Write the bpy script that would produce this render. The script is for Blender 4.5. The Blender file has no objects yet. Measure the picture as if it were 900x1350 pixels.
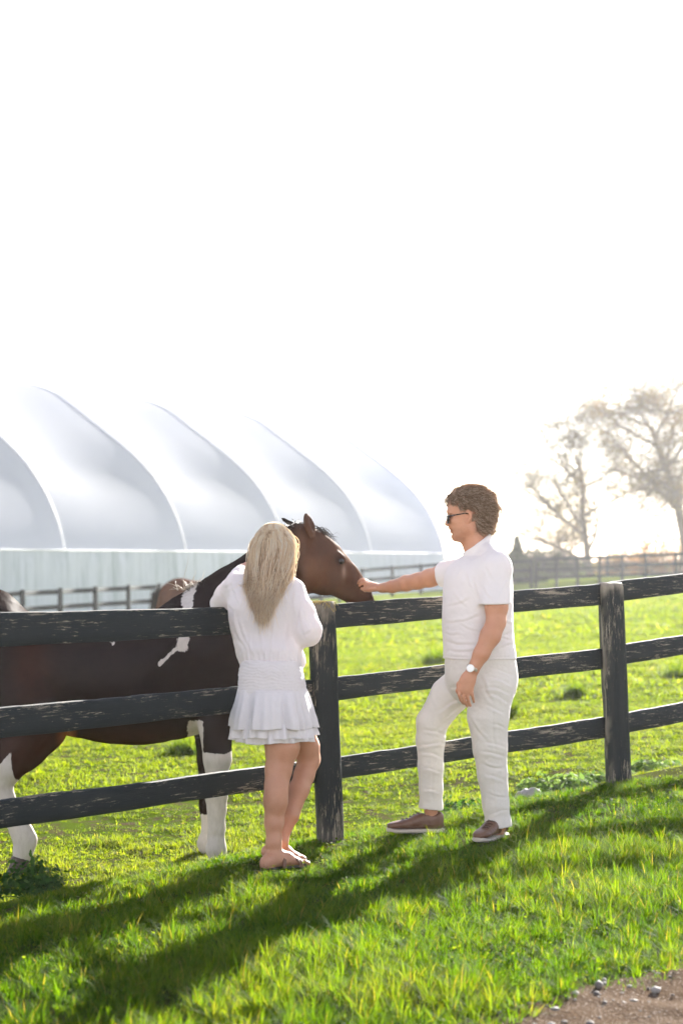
import bpy, math, random
import numpy as np
import openvdb as vdb

random.seed(7)
RNG = np.random.default_rng(11)
PI = math.pi
SC = bpy.context.scene
COL = SC.collection
F = 2500.0          # focal length in photo pixels (900 x 1350 frame)
CAMZ = 1.40
V3 = lambda *a: np.array(a, dtype=np.float64)


def P(px, py, d):
    """point seen at photo pixel (px, py) at distance d from the camera"""
    return V3((px - 450) / F * d, d, CAMZ - (py - 740) / F * d)


# ------------------------------------------------------------------ helpers
def link(name, me, mat=None, parent=None):
    o = bpy.data.objects.new(name, me)
    COL.objects.link(o)
    if mat is not None:
        for m in (mat if isinstance(mat, (list, tuple)) else [mat]):
            me.materials.append(m)
    if parent is not None:
        o.parent = parent
    return o


def mesh_np(name, verts, faces_list, mat=None, parent=None, smooth=True, attrs=None, origin=None):
    """faces_list: list of int arrays (n,k)"""
    verts = np.asarray(verts, dtype=np.float64)
    if origin is not None:
        verts = verts - np.asarray(origin)
    me = bpy.data.meshes.new(name)
    loops, starts, totals, n = [], [], [], 0
    for f in faces_list:
        f = np.asarray(f)
        if len(f) == 0:
            continue
        k = f.shape[1]
        loops.append(f.reshape(-1))
        starts.append(np.arange(len(f)) * k + n)
        totals.append(np.full(len(f), k))
        n += f.size
    loops = np.concatenate(loops).astype(np.int32)
    starts = np.concatenate(starts).astype(np.int32)
    totals = np.concatenate(totals).astype(np.int32)
    me.vertices.add(len(verts))
    me.vertices.foreach_set('co', verts.astype(np.float32).reshape(-1))
    me.loops.add(len(loops))
    me.loops.foreach_set('vertex_index', loops)
    me.polygons.add(len(starts))
    me.polygons.foreach_set('loop_start', starts)
    me.polygons.foreach_set('loop_total', totals)
    me.update(calc_edges=True)
    me.validate()
    if smooth:
        me.polygons.foreach_set('use_smooth', np.ones(len(me.polygons), dtype=bool))
    if attrs:
        for k, v in attrs.items():
            v = np.asarray(v, dtype=np.float32)
            if v.ndim == 1:
                a = me.attributes.new(k, 'FLOAT', 'POINT')
                a.data.foreach_set('value', v)
            else:
                a = me.attributes.new(k, 'FLOAT_COLOR', 'POINT')
                if v.shape[1] == 3:
                    v = np.concatenate([v, np.ones((len(v), 1), np.float32)], 1)
                a.data.foreach_set('color', v.reshape(-1))
    o = link(name, me, mat, parent)
    if origin is not None:
        o.location = tuple(origin)
    return o


def tag(o, label=None, cat=None, group=None, kind=None):
    if label: o['label'] = label
    if cat: o['category'] = cat
    if group: o['group'] = group
    if kind: o['kind'] = kind
    return o


def empty(name, loc=(0, 0, 0), rz=0.0):
    o = bpy.data.objects.new(name, None)
    COL.objects.link(o)
    o.location = loc
    o.rotation_euler = (0, 0, rz)
    o.empty_display_size = 0.2
    return o


def adopt(parent, *objs):
    """parent world-space built meshes to an Empty that is not at the origin, re-basing the vertices"""
    for o in objs:
        o.data.transform(__import__('mathutils').Matrix.Translation([-c for c in parent.location]))
        o.parent = parent


def hash3(ix, iy, iz, seed):
    h = (ix.astype(np.int64) * 374761393 + iy.astype(np.int64) * 668265263 + iz.astype(np.int64) * 2147483647 + seed * 974711)
    h = (h ^ (h >> 13)) * 1274126177
    h = h ^ (h >> 16)
    return (h & 0xFFFFF) / float(0xFFFFF)


def vnoise(p, seed=0):
    """value noise in -1..1 at points p (n,3)"""
    i = np.floor(p).astype(np.int64)
    f = p - i
    f = f * f * (3 - 2 * f)
    r = 0
    for dx in (0, 1):
        for dy in (0, 1):
            for dz in (0, 1):
                w = (f[:, 0] if dx else 1 - f[:, 0]) * (f[:, 1] if dy else 1 - f[:, 1]) * (f[:, 2] if dz else 1 - f[:, 2])
                r = r + w * hash3(i[:, 0] + dx, i[:, 1] + dy, i[:, 2] + dz, seed)
    return r * 2 - 1


def fbm(p, octs=3, seed=0):
    r, a = 0, 1.0
    for k in range(octs):
        r = r + a * vnoise(p * (2 ** k), seed + k * 17)
        a *= 0.5
    return r


def sstep(a, b, x):
    t = np.clip((x - a) / (b - a), 0, 1)
    return t * t * (3 - 2 * t)


# ------------------------------------------------------------------ signed distance volumes
class Vol:
    def __init__(s, lo, hi, h):
        s.lo = np.array(lo, float); s.h = h
        s.n = np.ceil((np.array(hi, float) - s.lo) / h).astype(int) + 1
        s.D = np.full(tuple(s.n), 0.5, np.float32)

    def sub(s, lo, hi):
        a = np.clip(np.floor((np.asarray(lo) - s.lo) / s.h).astype(int), 0, s.n)
        b = np.clip(np.ceil((np.asarray(hi) - s.lo) / s.h).astype(int) + 1, 0, s.n)
        sl = tuple(slice(a[k], b[k]) for k in range(3))
        ax = [(s.lo[k] + np.arange(a[k], b[k]) * s.h).astype(np.float32) for k in range(3)]
        return sl, ax[0][:, None, None], ax[1][None, :, None], ax[2][None, None, :]

    def comb(s, sl, d, k, mode):
        A = s.D[sl]
        if A.size == 0: return
        d = np.broadcast_to(d, A.shape)
        if mode == 'u':
            if k > 0:
                h = np.maximum(k - np.abs(A - d), 0) / k
                r = np.minimum(A, d) - h * h * k * 0.25
            else:
                r = np.minimum(A, d)
        elif mode == 's':     # subtract
            if k > 0:
                h = np.maximum(k - np.abs(A + d), 0) / k
                r = np.maximum(A, -d) + h * h * k * 0.25
            else:
                r = np.maximum(A, -d)
        s.D[sl] = r.astype(np.float32)

    def cone(s, a, b, ra, rb, k=0.02, flat=None, mode='u'):
        a = np.asarray(a, float); b = np.asarray(b, float)
        pad = max(ra, rb) * 1.15 + k + 4 * s.h
        sl, X, Y, Z = s.sub(np.minimum(a, b) - pad, np.maximum(a, b) + pad)
        ba = b - a
        l2 = max(float(ba @ ba), 1e-9)
        px, py, pz = X - a[0], Y - a[1], Z - a[2]
        t = np.clip((px * ba[0] + py * ba[1] + pz * ba[2]) / l2, 0, 1)
        qx, qy, qz = px - t * ba[0], py - t * ba[1], pz - t * ba[2]
        if flat is not None:
            n, f = np.asarray(flat[0], float), flat[1]
            n = n / np.linalg.norm(n)
            qn = (qx * n[0] + qy * n[1] + qz * n[2]) * (1 / f - 1)
            qx, qy, qz = qx + n[0] * qn, qy + n[1] * qn, qz + n[2] * qn
        d = np.sqrt(qx * qx + qy * qy + qz * qz) - (ra + (rb - ra) * t)
        if flat is not None and f < 1: d = d * (0.5 + 0.5 * f)
        s.comb(sl, d, k, mode)

    def chain(s, pts, rs, k=0.02, flat=None, mode='u'):
        for i in range(len(pts) - 1):
            s.cone(pts[i], pts[i + 1], rs[i], rs[i + 1], k, flat, mode)

    def ell(s, c, r, k=0.02, rot=None, mode='u'):
        c = np.asarray(c, float); r = np.asarray(r, float)
        pad = r.max() + k + 4 * s.h
        sl, X, Y, Z = s.sub(c - pad, c + pad)
        q = [X - c[0], Y - c[1], Z - c[2]]
        if rot is not None:
            q = [q[0] * rot[i][0] + q[1] * rot[i][1] + q[2] * rot[i][2] for i in range(3)]
        k0 = np.sqrt((q[0] / r[0]) ** 2 + (q[1] / r[1]) ** 2 + (q[2] / r[2]) ** 2)
        k1 = np.sqrt((q[0] / r[0] ** 2) ** 2 + (q[1] / r[1] ** 2) ** 2 + (q[2] / r[2] ** 2) ** 2)
        s.comb(sl, k0 * (k0 - 1) / np.maximum(k1, 1e-6), k, mode)

    def loft(s, u, v, w, st, k=0.03, n=2.3, mode='u'):
        """st rows: (w, cu, cv, ru, rv); u, v, w unit axes through the world origin"""
        st = np.array(sorted(st, key=lambda r: r[0]), float)
        ws = np.linspace(st[0, 0], st[-1, 0], 160)
        cols = []
        for j in range(1, 5):
            # monotone-ish cubic: Catmull-Rom
            y = st[:, j]; x = st[:, 0]
            m = np.gradient(y, x)
            i = np.clip(np.searchsorted(x, ws) - 1, 0, len(x) - 2)
            hh = x[i + 1] - x[i]; t = (ws - x[i]) / hh
            cols.append((2 * t ** 3 - 3 * t ** 2 + 1) * y[i] + (t ** 3 - 2 * t ** 2 + t) * hh * m[i] + (-2 * t ** 3 + 3 * t ** 2) * y[i + 1] + (t ** 3 - t ** 2) * hh * m[i + 1])
        cols = np.array(cols)
        cols[2:] = np.maximum(cols[2:], 0.004)
        c0 = []
        for i in range(0, 160, 8):
            for su in (-1, 1):
                for sv in (-1, 1):
                    c0.append(u * (cols[0, i] + su * cols[2, i]) + v * (cols[1, i] + sv * cols[3, i]) + w * ws[i])
        i = 159
        for su in (-1, 1):
            for sv in (-1, 1):
                c0.append(u * (cols[0, i] + su * cols[2, i]) + v * (cols[1, i] + sv * cols[3, i]) + w * ws[i])
        c0 = np.array(c0)
        pad = k + 4 * s.h
        sl, X, Y, Z = s.sub(c0.min(0) - pad, c0.max(0) + pad)
        W = X * w[0] + Y * w[1] + Z * w[2]
        U = X * u[0] + Y * u[1] + Z * u[2]
        Vv = X * v[0] + Y * v[1] + Z * v[2]
        cu, cv, ru, rv = [np.interp(W, ws, c).astype(np.float32) for c in cols]
        e = (np.abs((U - cu) / ru) ** n + np.abs((Vv - cv) / rv) ** n) ** (1 / n)
        d = (e - 1) * np.minimum(ru, rv)
        d = np.maximum(d, np.maximum(W - st[-1, 0], st[0, 0] - W))
        s.comb(sl, d, k, mode)

    def like(s):
        o = Vol.__new__(Vol); o.lo, o.h, o.n = s.lo, s.h, s.n
        o.D = np.full(tuple(s.n), 0.5, np.float32)
        return o

    def join(s, o, k=0.02):
        s.comb((slice(None),) * 3, o.D, k, 'u')

    def cut(s, p, n, lo=None, hi=None):
        """remove the half space on the n side of p (inside the box lo..hi)"""
        n = np.asarray(n, float); n = n / np.linalg.norm(n)
        if lo is None: lo, hi = s.lo, s.lo + s.n * s.h
        sl, X, Y, Z = s.sub(lo, hi)
        d = (X - p[0]) * n[0] + (Y - p[1]) * n[1] + (Z - p[2]) * n[2]
        s.D[sl] = np.maximum(s.D[sl], np.broadcast_to(d, s.D[sl].shape)).astype(np.float32)

    def mesh(s):
        b = 3 * s.h
        g = vdb.FloatGrid(b)
        g.copyFromArray(np.clip(s.D, -b, b))
        pts, tris, quads = g.convertToPolygons(0.0, 0.0)
        v = np.array(pts, float) * s.h + s.lo
        quads = np.array(quads, int).reshape(-1, 4); tris = np.array(tris, int).reshape(-1, 3)
        # orientation
        t = np.concatenate([quads[:, [0, 1, 2]], quads[:, [0, 2, 3]]])
        c = v - v.mean(0)
        vol = np.einsum('ij,ij->i', c[t[:, 0]], np.cross(c[t[:, 1]], c[t[:, 2]])).sum()
        if vol < 0:
            quads = quads[:, ::-1]; tris = tris[:, ::-1]
        return v, quads, tris


def relax(v, quads, it=2, f=0.5):
    e = np.concatenate([quads[:, [0, 1]], quads[:, [1, 2]], quads[:, [2, 3]], quads[:, [3, 0]]])
    cnt = np.bincount(e.reshape(-1), minlength=len(v)).astype(float)
    for k in range(it):
        acc = np.stack([np.bincount(e[:, 0], v[e[:, 1], j], len(v)) + np.bincount(e[:, 1], v[e[:, 0], j], len(v)) for j in range(3)], 1)
        m = cnt > 0
        v = v.copy()
        v[m] += f * (acc[m] / cnt[m, None] - v[m])
    return v


def normals(v, quads):
    n = np.zeros_like(v)
    a = v[quads[:, 0]] - v[quads[:, 2]]; b = v[quads[:, 1]] - v[quads[:, 3]]
    c = np.cross(a, b)
    for k in range(4):
        for j in range(3):
            n[:, j] += np.bincount(quads[:, k], c[:, j], len(v))
    return n / np.maximum(np.linalg.norm(n, axis=1, keepdims=True), 1e-12)


def creases(v, lst):
    """displacement from a list of fold segments (p0, p1, depth, width): negative groove with soft lips"""
    d = np.zeros(len(v))
    for p0, p1, dep, wid in lst:
        ba = p1 - p0
        t = np.clip(((v - p0) @ ba) / (ba @ ba), 0, 1)
        dist = np.linalg.norm(v - p0 - t[:, None] * ba, axis=1)
        taper = 0.35 + 0.65 * np.sin(PI * np.clip(t * 0.9 + 0.05, 0, 1))
        d += -dep * taper * np.exp(-(dist / wid) ** 2) + dep * 0.6 * taper * np.exp(-((dist - 2 * wid) / wid) ** 2)
    return d


def folds(p, n, lst, soft=1.0):
    """cloth folds on the side facing -y; lst rows (px0, py0, px1, py1, depth, width in px), bowed slightly"""
    x = p[:, 0] * F / p[:, 1] + 450; y = -(p[:, 2] - CAMZ) * F / p[:, 1] + 740
    x = x + 1.3 * fbm(p * 16, 2, 71); y = y + 1.3 * fbm(p * 16, 2, 72)
    w = sstep(-0.1, 0.45, -n[:, 1])
    d = np.zeros(len(p))
    for x0, y0, x1, y1, dep, wid in lst:
        bx, by = x1 - x0, y1 - y0; l = math.hypot(bx, by)
        t = np.clip(((x - x0) * bx + (y - y0) * by) / (l * l), 0, 1)
        bow = np.sin(t * PI) * l * 0.06
        s = ((x - x0) * by - (y - y0) * bx) / l + bow
        e = np.hypot(x - x0 - t * bx, y - y0 - t * by)
        ends = np.exp(-np.maximum(e - np.abs(s) - 0.5, 0) / 1.5)
        tp = (0.25 + 0.75 * np.sin(PI * t) ** 0.7) * ends * (e < 6 * wid)
        d += dep * tp * (-np.exp(-(s / wid) ** 2) + 0.75 * np.exp(-((s - 1.9 * wid) / (1.3 * wid)) ** 2) + 0.35 * np.exp(-((s + 1.9 * wid) / (1.4 * wid)) ** 2))
    return d * w


def finish(name, vol, mat, parent=None, disp=None, attrs=None, it=2):
    v, q, t = vol.mesh()
    v = relax(v, q, it)
    if disp is not None:
        n = normals(v, q)
        v = v + n * disp(v, n)[:, None]
    at = attrs(v) if attrs else None
    fl = [q] + ([t] if len(t) else [])
    return mesh_np(name, v, fl, mat, parent, True, at)


def tubes(paths, radii, sides=4, flat=1.0):
    """paths (n,m,3), radii (n,m) -> verts, quads of many tubes at once"""
    paths = np.asarray(paths, float); radii = np.asarray(radii, float)
    n, m, _ = paths.shape
    tan = np.gradient(paths, axis=1)
    tan /= np.maximum(np.linalg.norm(tan, axis=2, keepdims=True), 1e-9)
    ref = np.zeros_like(tan); ref[..., 0] = 0.31; ref[..., 1] = 0.9; ref[..., 2] = 0.2
    a = np.cross(tan, ref); a /= np.maximum(np.linalg.norm(a, axis=2, keepdims=True), 1e-9)
    b = np.cross(tan, a)
    ang = np.arange(sides) / sides * 2 * PI
    ring = a[:, :, None, :] * np.cos(ang)[None, None, :, None] + flat * b[:, :, None, :] * np.sin(ang)[None, None, :, None]
    v = paths[:, :, None, :] + ring * radii[:, :, None, None]
    idx = np.arange(n * m * sides).reshape(n, m, sides)
    nx = np.roll(idx, -1, axis=2)
    q = np.stack([idx[:, :-1], nx[:, :-1], nx[:, 1:], idx[:, 1:]], -1).reshape(-1, 4)
    return v.reshape(-1, 3), q


# ------------------------------------------------------------------ materials
def mat(name):
    m = bpy.data.materials.new(name)
    m.use_nodes = True
    nt = m.node_tree
    for n in list(nt.nodes): nt.nodes.remove(n)
    out = nt.nodes.new('ShaderNodeOutputMaterial')
    return m, nt, out


def N(nt, typ, ins=None, **kw):
    n = nt.nodes.new(typ)
    for k, v in kw.items():
        setattr(n, k, v)
    if ins:
        for k, v in ins.items():
            s = n.inputs[k]
            if hasattr(v, 'node'):
                nt.links.new(v, s)
            else:
                s.default_value = v
    return n


def c4(c): return (c[0], c[1], c[2], 1.0)


def ramp(nt, fac, stops, interp='LINEAR'):
    r = nt.nodes.new('ShaderNodeValToRGB')
    r.color_ramp.interpolation = interp
    el = r.color_ramp.elements
    while len(el) < len(stops): el.new(0.5)
    for e, (p, c) in zip(el, stops):
        e.position = p
        e.color = c4(c) if not isinstance(c, (int, float)) else (c, c, c, 1)
    nt.links.new(fac, r.inputs[0])
    return r.outputs[0]


def mixc(nt, f, a, b, blend='MIX'):
    n = nt.nodes.new('ShaderNodeMix'); n.data_type = 'RGBA'; n.blend_type = blend
    for i, v in ((0, f), (6, a), (7, b)):
        if hasattr(v, 'node'): nt.links.new(v, n.inputs[i])
        else: n.inputs[i].default_value = v if i == 0 else c4(v)
    return n.outputs[2]


def texco(nt, kind='Object', scale=(1, 1, 1), rot=(0, 0, 0)):
    t = nt.nodes.new('ShaderNodeTexCoord')
    mp = nt.nodes.new('ShaderNodeMapping')
    mp.inputs['Scale'].default_value = scale
    mp.inputs['Rotation'].default_value = rot
    nt.links.new(t.outputs[kind], mp.inputs[0])
    return mp.outputs[0]


def noise(nt, vec, scale, detail=4, rough=0.55, dist=0.0):
    n = nt.nodes.new('ShaderNodeTexNoise')
    nt.links.new(vec, n.inputs['Vector'])
    n.inputs['Scale'].default_value = scale
    n.inputs['Detail'].default_value = detail
    n.inputs['Roughness'].default_value = rough
    n.inputs['Distortion'].default_value = dist
    return n.outputs['Fac']


def bump(nt, h, strength=0.4, dist=0.01):
    b = nt.nodes.new('ShaderNodeBump')
    b.inputs['Strength'].default_value = strength
    b.inputs['Distance'].default_value = dist
    nt.links.new(h, b.inputs['Height'])
    return b.outputs[0]


def cloth_mat(name, col, weave=900, trans=0.15, var=0.05, stretch=(1, 1, 1), tcol=None, speck=0.0):
    m, nt, out = mat(name)
    v = texco(nt, 'Object', stretch)
    nz = noise(nt, v, 14, 4)
    fine = noise(nt, v, weave, 2)
    c = mixc(nt, nz, [x * (1 - var) for x in col], [min(x * (1 + var), 0.9) for x in col])
    c = mixc(nt, ramp(nt, fine, [(0.35, 0.0), (0.65, 1.0)]), c, [x * (1 - 0.12 - speck) for x in col])
    b = bump(nt, fine, 0.35, 0.002)
    p = N(nt, 'ShaderNodeBsdfPrincipled', {'Base Color': c, 'Roughness': 0.9, 'Normal': b, 'Specular IOR Level': 0.15, 'Sheen Weight': 0.25, 'Sheen Roughness': 0.5})
    tr = N(nt, 'ShaderNodeBsdfTranslucent', {'Color': c4(tcol or col)})
    mx = N(nt, 'ShaderNodeMixShader', {0: trans, 1: p.outputs[0], 2: tr.outputs[0]})
    nt.links.new(mx.outputs[0], out.inputs[0])
    return m


def skin_mat(name, col):
    m, nt, out = mat(name)
    v = texco(nt)
    nz = noise(nt, v, 22, 5)
    fr = noise(nt, v, 260, 2)
    a = nt.nodes.new('ShaderNodeAttribute'); a.attribute_name = 'tint'
    c = mixc(nt, nz, [col[0] * 0.86, col[1] * 0.78, col[2] * 0.74], [col[0] * 1.1, col[1] * 1.1, col[2] * 1.1])
    c = mixc(nt, ramp(nt, fr, [(0.3, 0.35), (0.45, 0.0)]), c, [col[0] * 0.6, col[1] * 0.42, col[2] * 0.35])
    c = mixc(nt, a.outputs['Fac'], c, [col[0] * 0.42, col[1] * 0.33, col[2] * 0.27])
    b = bump(nt, fr, 0.12, 0.001)
    p = N(nt, 'ShaderNodeBsdfPrincipled', {'Base Color': c, 'Roughness': 0.5, 'Normal': b, 'Specular IOR Level': 0.4,
                                           'Subsurface Weight': 0.18, 'Subsurface Scale': 0.012})
    p.inputs['Subsurface Radius'].default_value = (1.0, 0.35, 0.2)
    nt.links.new(p.outputs[0], out.inputs[0])
    return m


def hair_mat(name, cols, rough=0.42, trans=0.25):
    m, nt, out = mat(name)
    a = nt.nodes.new('ShaderNodeAttribute'); a.attribute_name = 'rnd'
    c = ramp(nt, a.outputs['Fac'], [(i / (len(cols) - 1), x) for i, x in enumerate(cols)])
    p = N(nt, 'ShaderNodeBsdfPrincipled', {'Base Color': c, 'Roughness': rough, 'Specular IOR Level': 0.5})
    tr = N(nt, 'ShaderNodeBsdfTranslucent', {'Color': c})
    mx = N(nt, 'ShaderNodeMixShader', {0: trans, 1: p.outputs[0], 2: tr.outputs[0]})
    nt.links.new(mx.outputs[0], out.inputs[0])
    return m


def plain_mat(name, col, rough=0.6, metal=0.0, nscale=30, var=0.15, spec=0.5, bmp=0.0, stretch=(1, 1, 1)):
    m, nt, out = mat(name)
    v = texco(nt, 'Object', stretch)
    nz = noise(nt, v, nscale, 5)
    c = mixc(nt, nz, [x * (1 - var) for x in col], [min(x * (1 + var), 1) for x in col])
    ins = {'Base Color': c, 'Roughness': rough, 'Metallic': metal, 'Specular IOR Level': spec}
    if bmp: ins['Normal'] = bump(nt, nz, bmp, 0.01)
    p = N(nt, 'ShaderNodeBsdfPrincipled', ins)
    nt.links.new(p.outputs[0], out.inputs[0])
    return m


def leaf_mat(name, cols, trans=0.5, tmul=(1.7, 1.5, 0.6), rough=0.5):
    m, nt, out = mat(name)
    a = nt.nodes.new('ShaderNodeAttribute'); a.attribute_name = 'rnd'
    c = ramp(nt, a.outputs['Fac'], [(i / (len(cols) - 1), x) for i, x in enumerate(cols)])
    tc = mixc(nt, 1.0, c, tmul, 'MULTIPLY')
    p = N(nt, 'ShaderNodeBsdfPrincipled', {'Base Color': c, 'Roughness': 0.7, 'Specular IOR Level': 0.04})
    tr = N(nt, 'ShaderNodeBsdfTranslucent', {'Color': tc})
    mx = N(nt, 'ShaderNodeMixShader', {0: trans, 1: p.outputs[0], 2: tr.outputs[0]})
    nt.links.new(mx.outputs[0], out.inputs[0])
    return m


def painted_wood(name, amount=0.62, along='X'):
    """black paint worn off along the grain, weathered wood below"""
    m, nt, out = mat(name)
    st = {'X': (1.2, 16, 16), 'Z': (16, 16, 1.2)}[along]
    v = texco(nt, 'Object', st)
    st2 = {'X': (0.9, 3, 5), 'Z': (4, 4, 0.9)}[along]
    v2 = texco(nt, 'Object', st2)
    st3 = {'X': (3.0, 60, 60), 'Z': (60, 60, 3.0)}[along]
    v3 = texco(nt, 'Object', st3)
    g = noise(nt, v, 8, 8, 0.78, 0.5)
    big = noise(nt, v2, 2.2, 3)
    fine = noise(nt, v3, 4, 4, 0.6)
    ad = N(nt, 'ShaderNodeMath', {0: g, 1: ramp(nt, big, [(0.3, 0.0), (0.75, 0.22)])}, operation='ADD')
    worn = ramp(nt, ad.outputs[0], [(amount, 0.0), (amount + 0.03, 1.0)])
    paint = mixc(nt, fine, (0.006, 0.009, 0.010), (0.020, 0.025, 0.026))
    wood = mixc(nt, fine, (0.15, 0.125, 0.09), (0.38, 0.335, 0.265))
    a = nt.nodes.new('ShaderNodeAttribute'); a.attribute_name = 'bare'
    wf = N(nt, 'ShaderNodeMath', {0: worn, 1: a.outputs['Fac']}, operation='MAXIMUM')
    c = mixc(nt, wf.outputs[0], paint, wood)
    r = ramp(nt, worn, [(0, 0.68), (1, 0.92)])
    hh = N(nt, 'ShaderNodeMath', {0: fine, 1: wf.outputs[0]}, operation='SUBTRACT')
    b = bump(nt, hh.outputs[0], 0.5, 0.004)
    p = N(nt, 'ShaderNodeBsdfPrincipled', {'Base Color': c, 'Roughness': r, 'Normal': b, 'Specular IOR Level': 0.2})
    nt.links.new(p.outputs[0], out.inputs[0])
    return m

# ------------------------------------------------------------------ terrain
P1 = np.array([-0.04, 9.5]); P2 = np.array([1.59, 10.8])
DL = np.array([0.573, 0.8196]); DR = (P2 - P1) / np.linalg.norm(P2 - P1)


def fence_s(x, y):
    """signed distance to the fence line, positive in the paddock"""
    sl = (x - P1[0]) * (-DL[1]) + (y - P1[1]) * DL[0]
    sr = (x - P1[0]) * (-DR[1]) + (y - P1[1]) * DR[0]
    return np.maximum(sl, sr)


def ground(x, y, rough=True):
    x = np.asarray(x, float); y = np.asarray(y, float)
    s = fence_s(x, y)
    fz = 0.09 * np.clip(x + 0.02, 0, 5)
    zf = fz * sstep(-1.6, 0.0, s) - 0.05 * sstep(-2.5, -6, s)
    far = sstep(12, 50, y)
    zp = -0.15 + 0.04 * np.clip(x, -14, 22) * (0.45 + 0.55 * far) + 0.13 * sstep(0.2, 2.2, x) * (1 - far)
    z = zf + (zp - zf) * sstep(-0.02, 0.75, s)
    if rough:
        p = np.stack([x.ravel(), y.ravel(), 0 * x.ravel()], 1)
        b = fbm(p * 0.9, 3, 5).reshape(x.shape) * 0.022 + fbm(p * 5.0, 2, 9).reshape(x.shape) * 0.006
        z = z + b * sstep(0, 60, 60 + 0 * x) * np.where(s > 0.3, 1.0, 0.8)
    return z


def gz(x, y):
    return float(ground(np.array([x]), np.array([y]))[0])


def axis_steps(a, b, c, d, fine, n_out):
    """a..b coarse, b..c fine, c..d coarse with geometric growth"""
    mid = np.arange(b, c, fine)
    g1 = b - (np.geomspace(1, 1 + (b - a), n_out) - 1)[::-1][:-1]
    g2 = c + (np.geomspace(1, 1 + (d - c), n_out) - 1)
    return np.concatenate([g1, mid, g2])


def build_ground():
    xs = axis_steps(-900, -5, 6, 900, 0.045, 70)
    ys = axis_steps(-60, 4.5, 17, 2500, 0.045, 110)
    X, Y = np.meshgrid(xs, ys, indexing='ij')
    Z = ground(X, Y)
    n, m = X.shape
    idx = np.arange(n * m).reshape(n, m)
    q = np.stack([idx[:-1, :-1], idx[1:, :-1], idx[1:, 1:], idx[:-1, 1:]], -1).reshape(-1, 4)
    v = np.stack([X.ravel(), Y.ravel(), Z.ravel()], 1)
    s = fence_s(X, Y).ravel()
    pad = sstep(-0.1, 0.4, s)
    m_, nt, out = mat('ground_soil_and_turf')
    tc = texco(nt)
    a = nt.nodes.new('ShaderNodeAttribute'); a.attribute_name = 'paddock'
    n1 = noise(nt, tc, 0.9, 5, 0.6, 0.3)
    n2 = noise(nt, tc, 7, 6, 0.65)
    n3 = noise(nt, tc, 60, 4, 0.6)
    soil = mixc(nt, n3, (0.030, 0.023, 0.014), (0.095, 0.070, 0.045))
    green = mixc(nt, n2, (0.026, 0.046, 0.005), (0.075, 0.105, 0.013))
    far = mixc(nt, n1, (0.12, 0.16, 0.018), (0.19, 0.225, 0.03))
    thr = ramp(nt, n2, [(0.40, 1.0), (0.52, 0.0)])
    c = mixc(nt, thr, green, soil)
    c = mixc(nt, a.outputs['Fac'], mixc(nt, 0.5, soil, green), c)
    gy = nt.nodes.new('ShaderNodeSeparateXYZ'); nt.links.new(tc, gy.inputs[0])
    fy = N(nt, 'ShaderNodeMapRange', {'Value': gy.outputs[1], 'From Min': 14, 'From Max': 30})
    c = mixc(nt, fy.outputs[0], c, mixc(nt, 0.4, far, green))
    b = bump(nt, n3, 0.8, 0.03)
    p = N(nt, 'ShaderNodeBsdfPrincipled', {'Base Color': c, 'Roughness': 1.0, 'Normal': b, 'Specular IOR Level': 0.0})
    nt.links.new(p.outputs[0], out.inputs[0])
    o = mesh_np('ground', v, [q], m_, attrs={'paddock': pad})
    tag(o, kind='structure')


build_ground()


# gravel path edge (bottom right): line through these two points
GA = P(650, 1352, 5.74)[:2]; GB = P(902, 1280, 6.5)[:2]
GD = (GB - GA) / np.linalg.norm(GB - GA)


def gravel_s(x, y):
    """distance past the ragged edge of the path, positive on the gravel"""
    u = (x - GA[0]) * GD[0] + (y - GA[1]) * GD[1]
    s = (x - GA[0]) * GD[1] - (y - GA[1]) * GD[0]
    p = np.stack([np.ravel(x) * 3.1, np.ravel(y) * 3.1, np.zeros(np.size(x))], 1)
    return s + 0.09 * fbm(p, 3, 31).reshape(np.shape(x)) + 0.03 * np.sin(u * 5)


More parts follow.
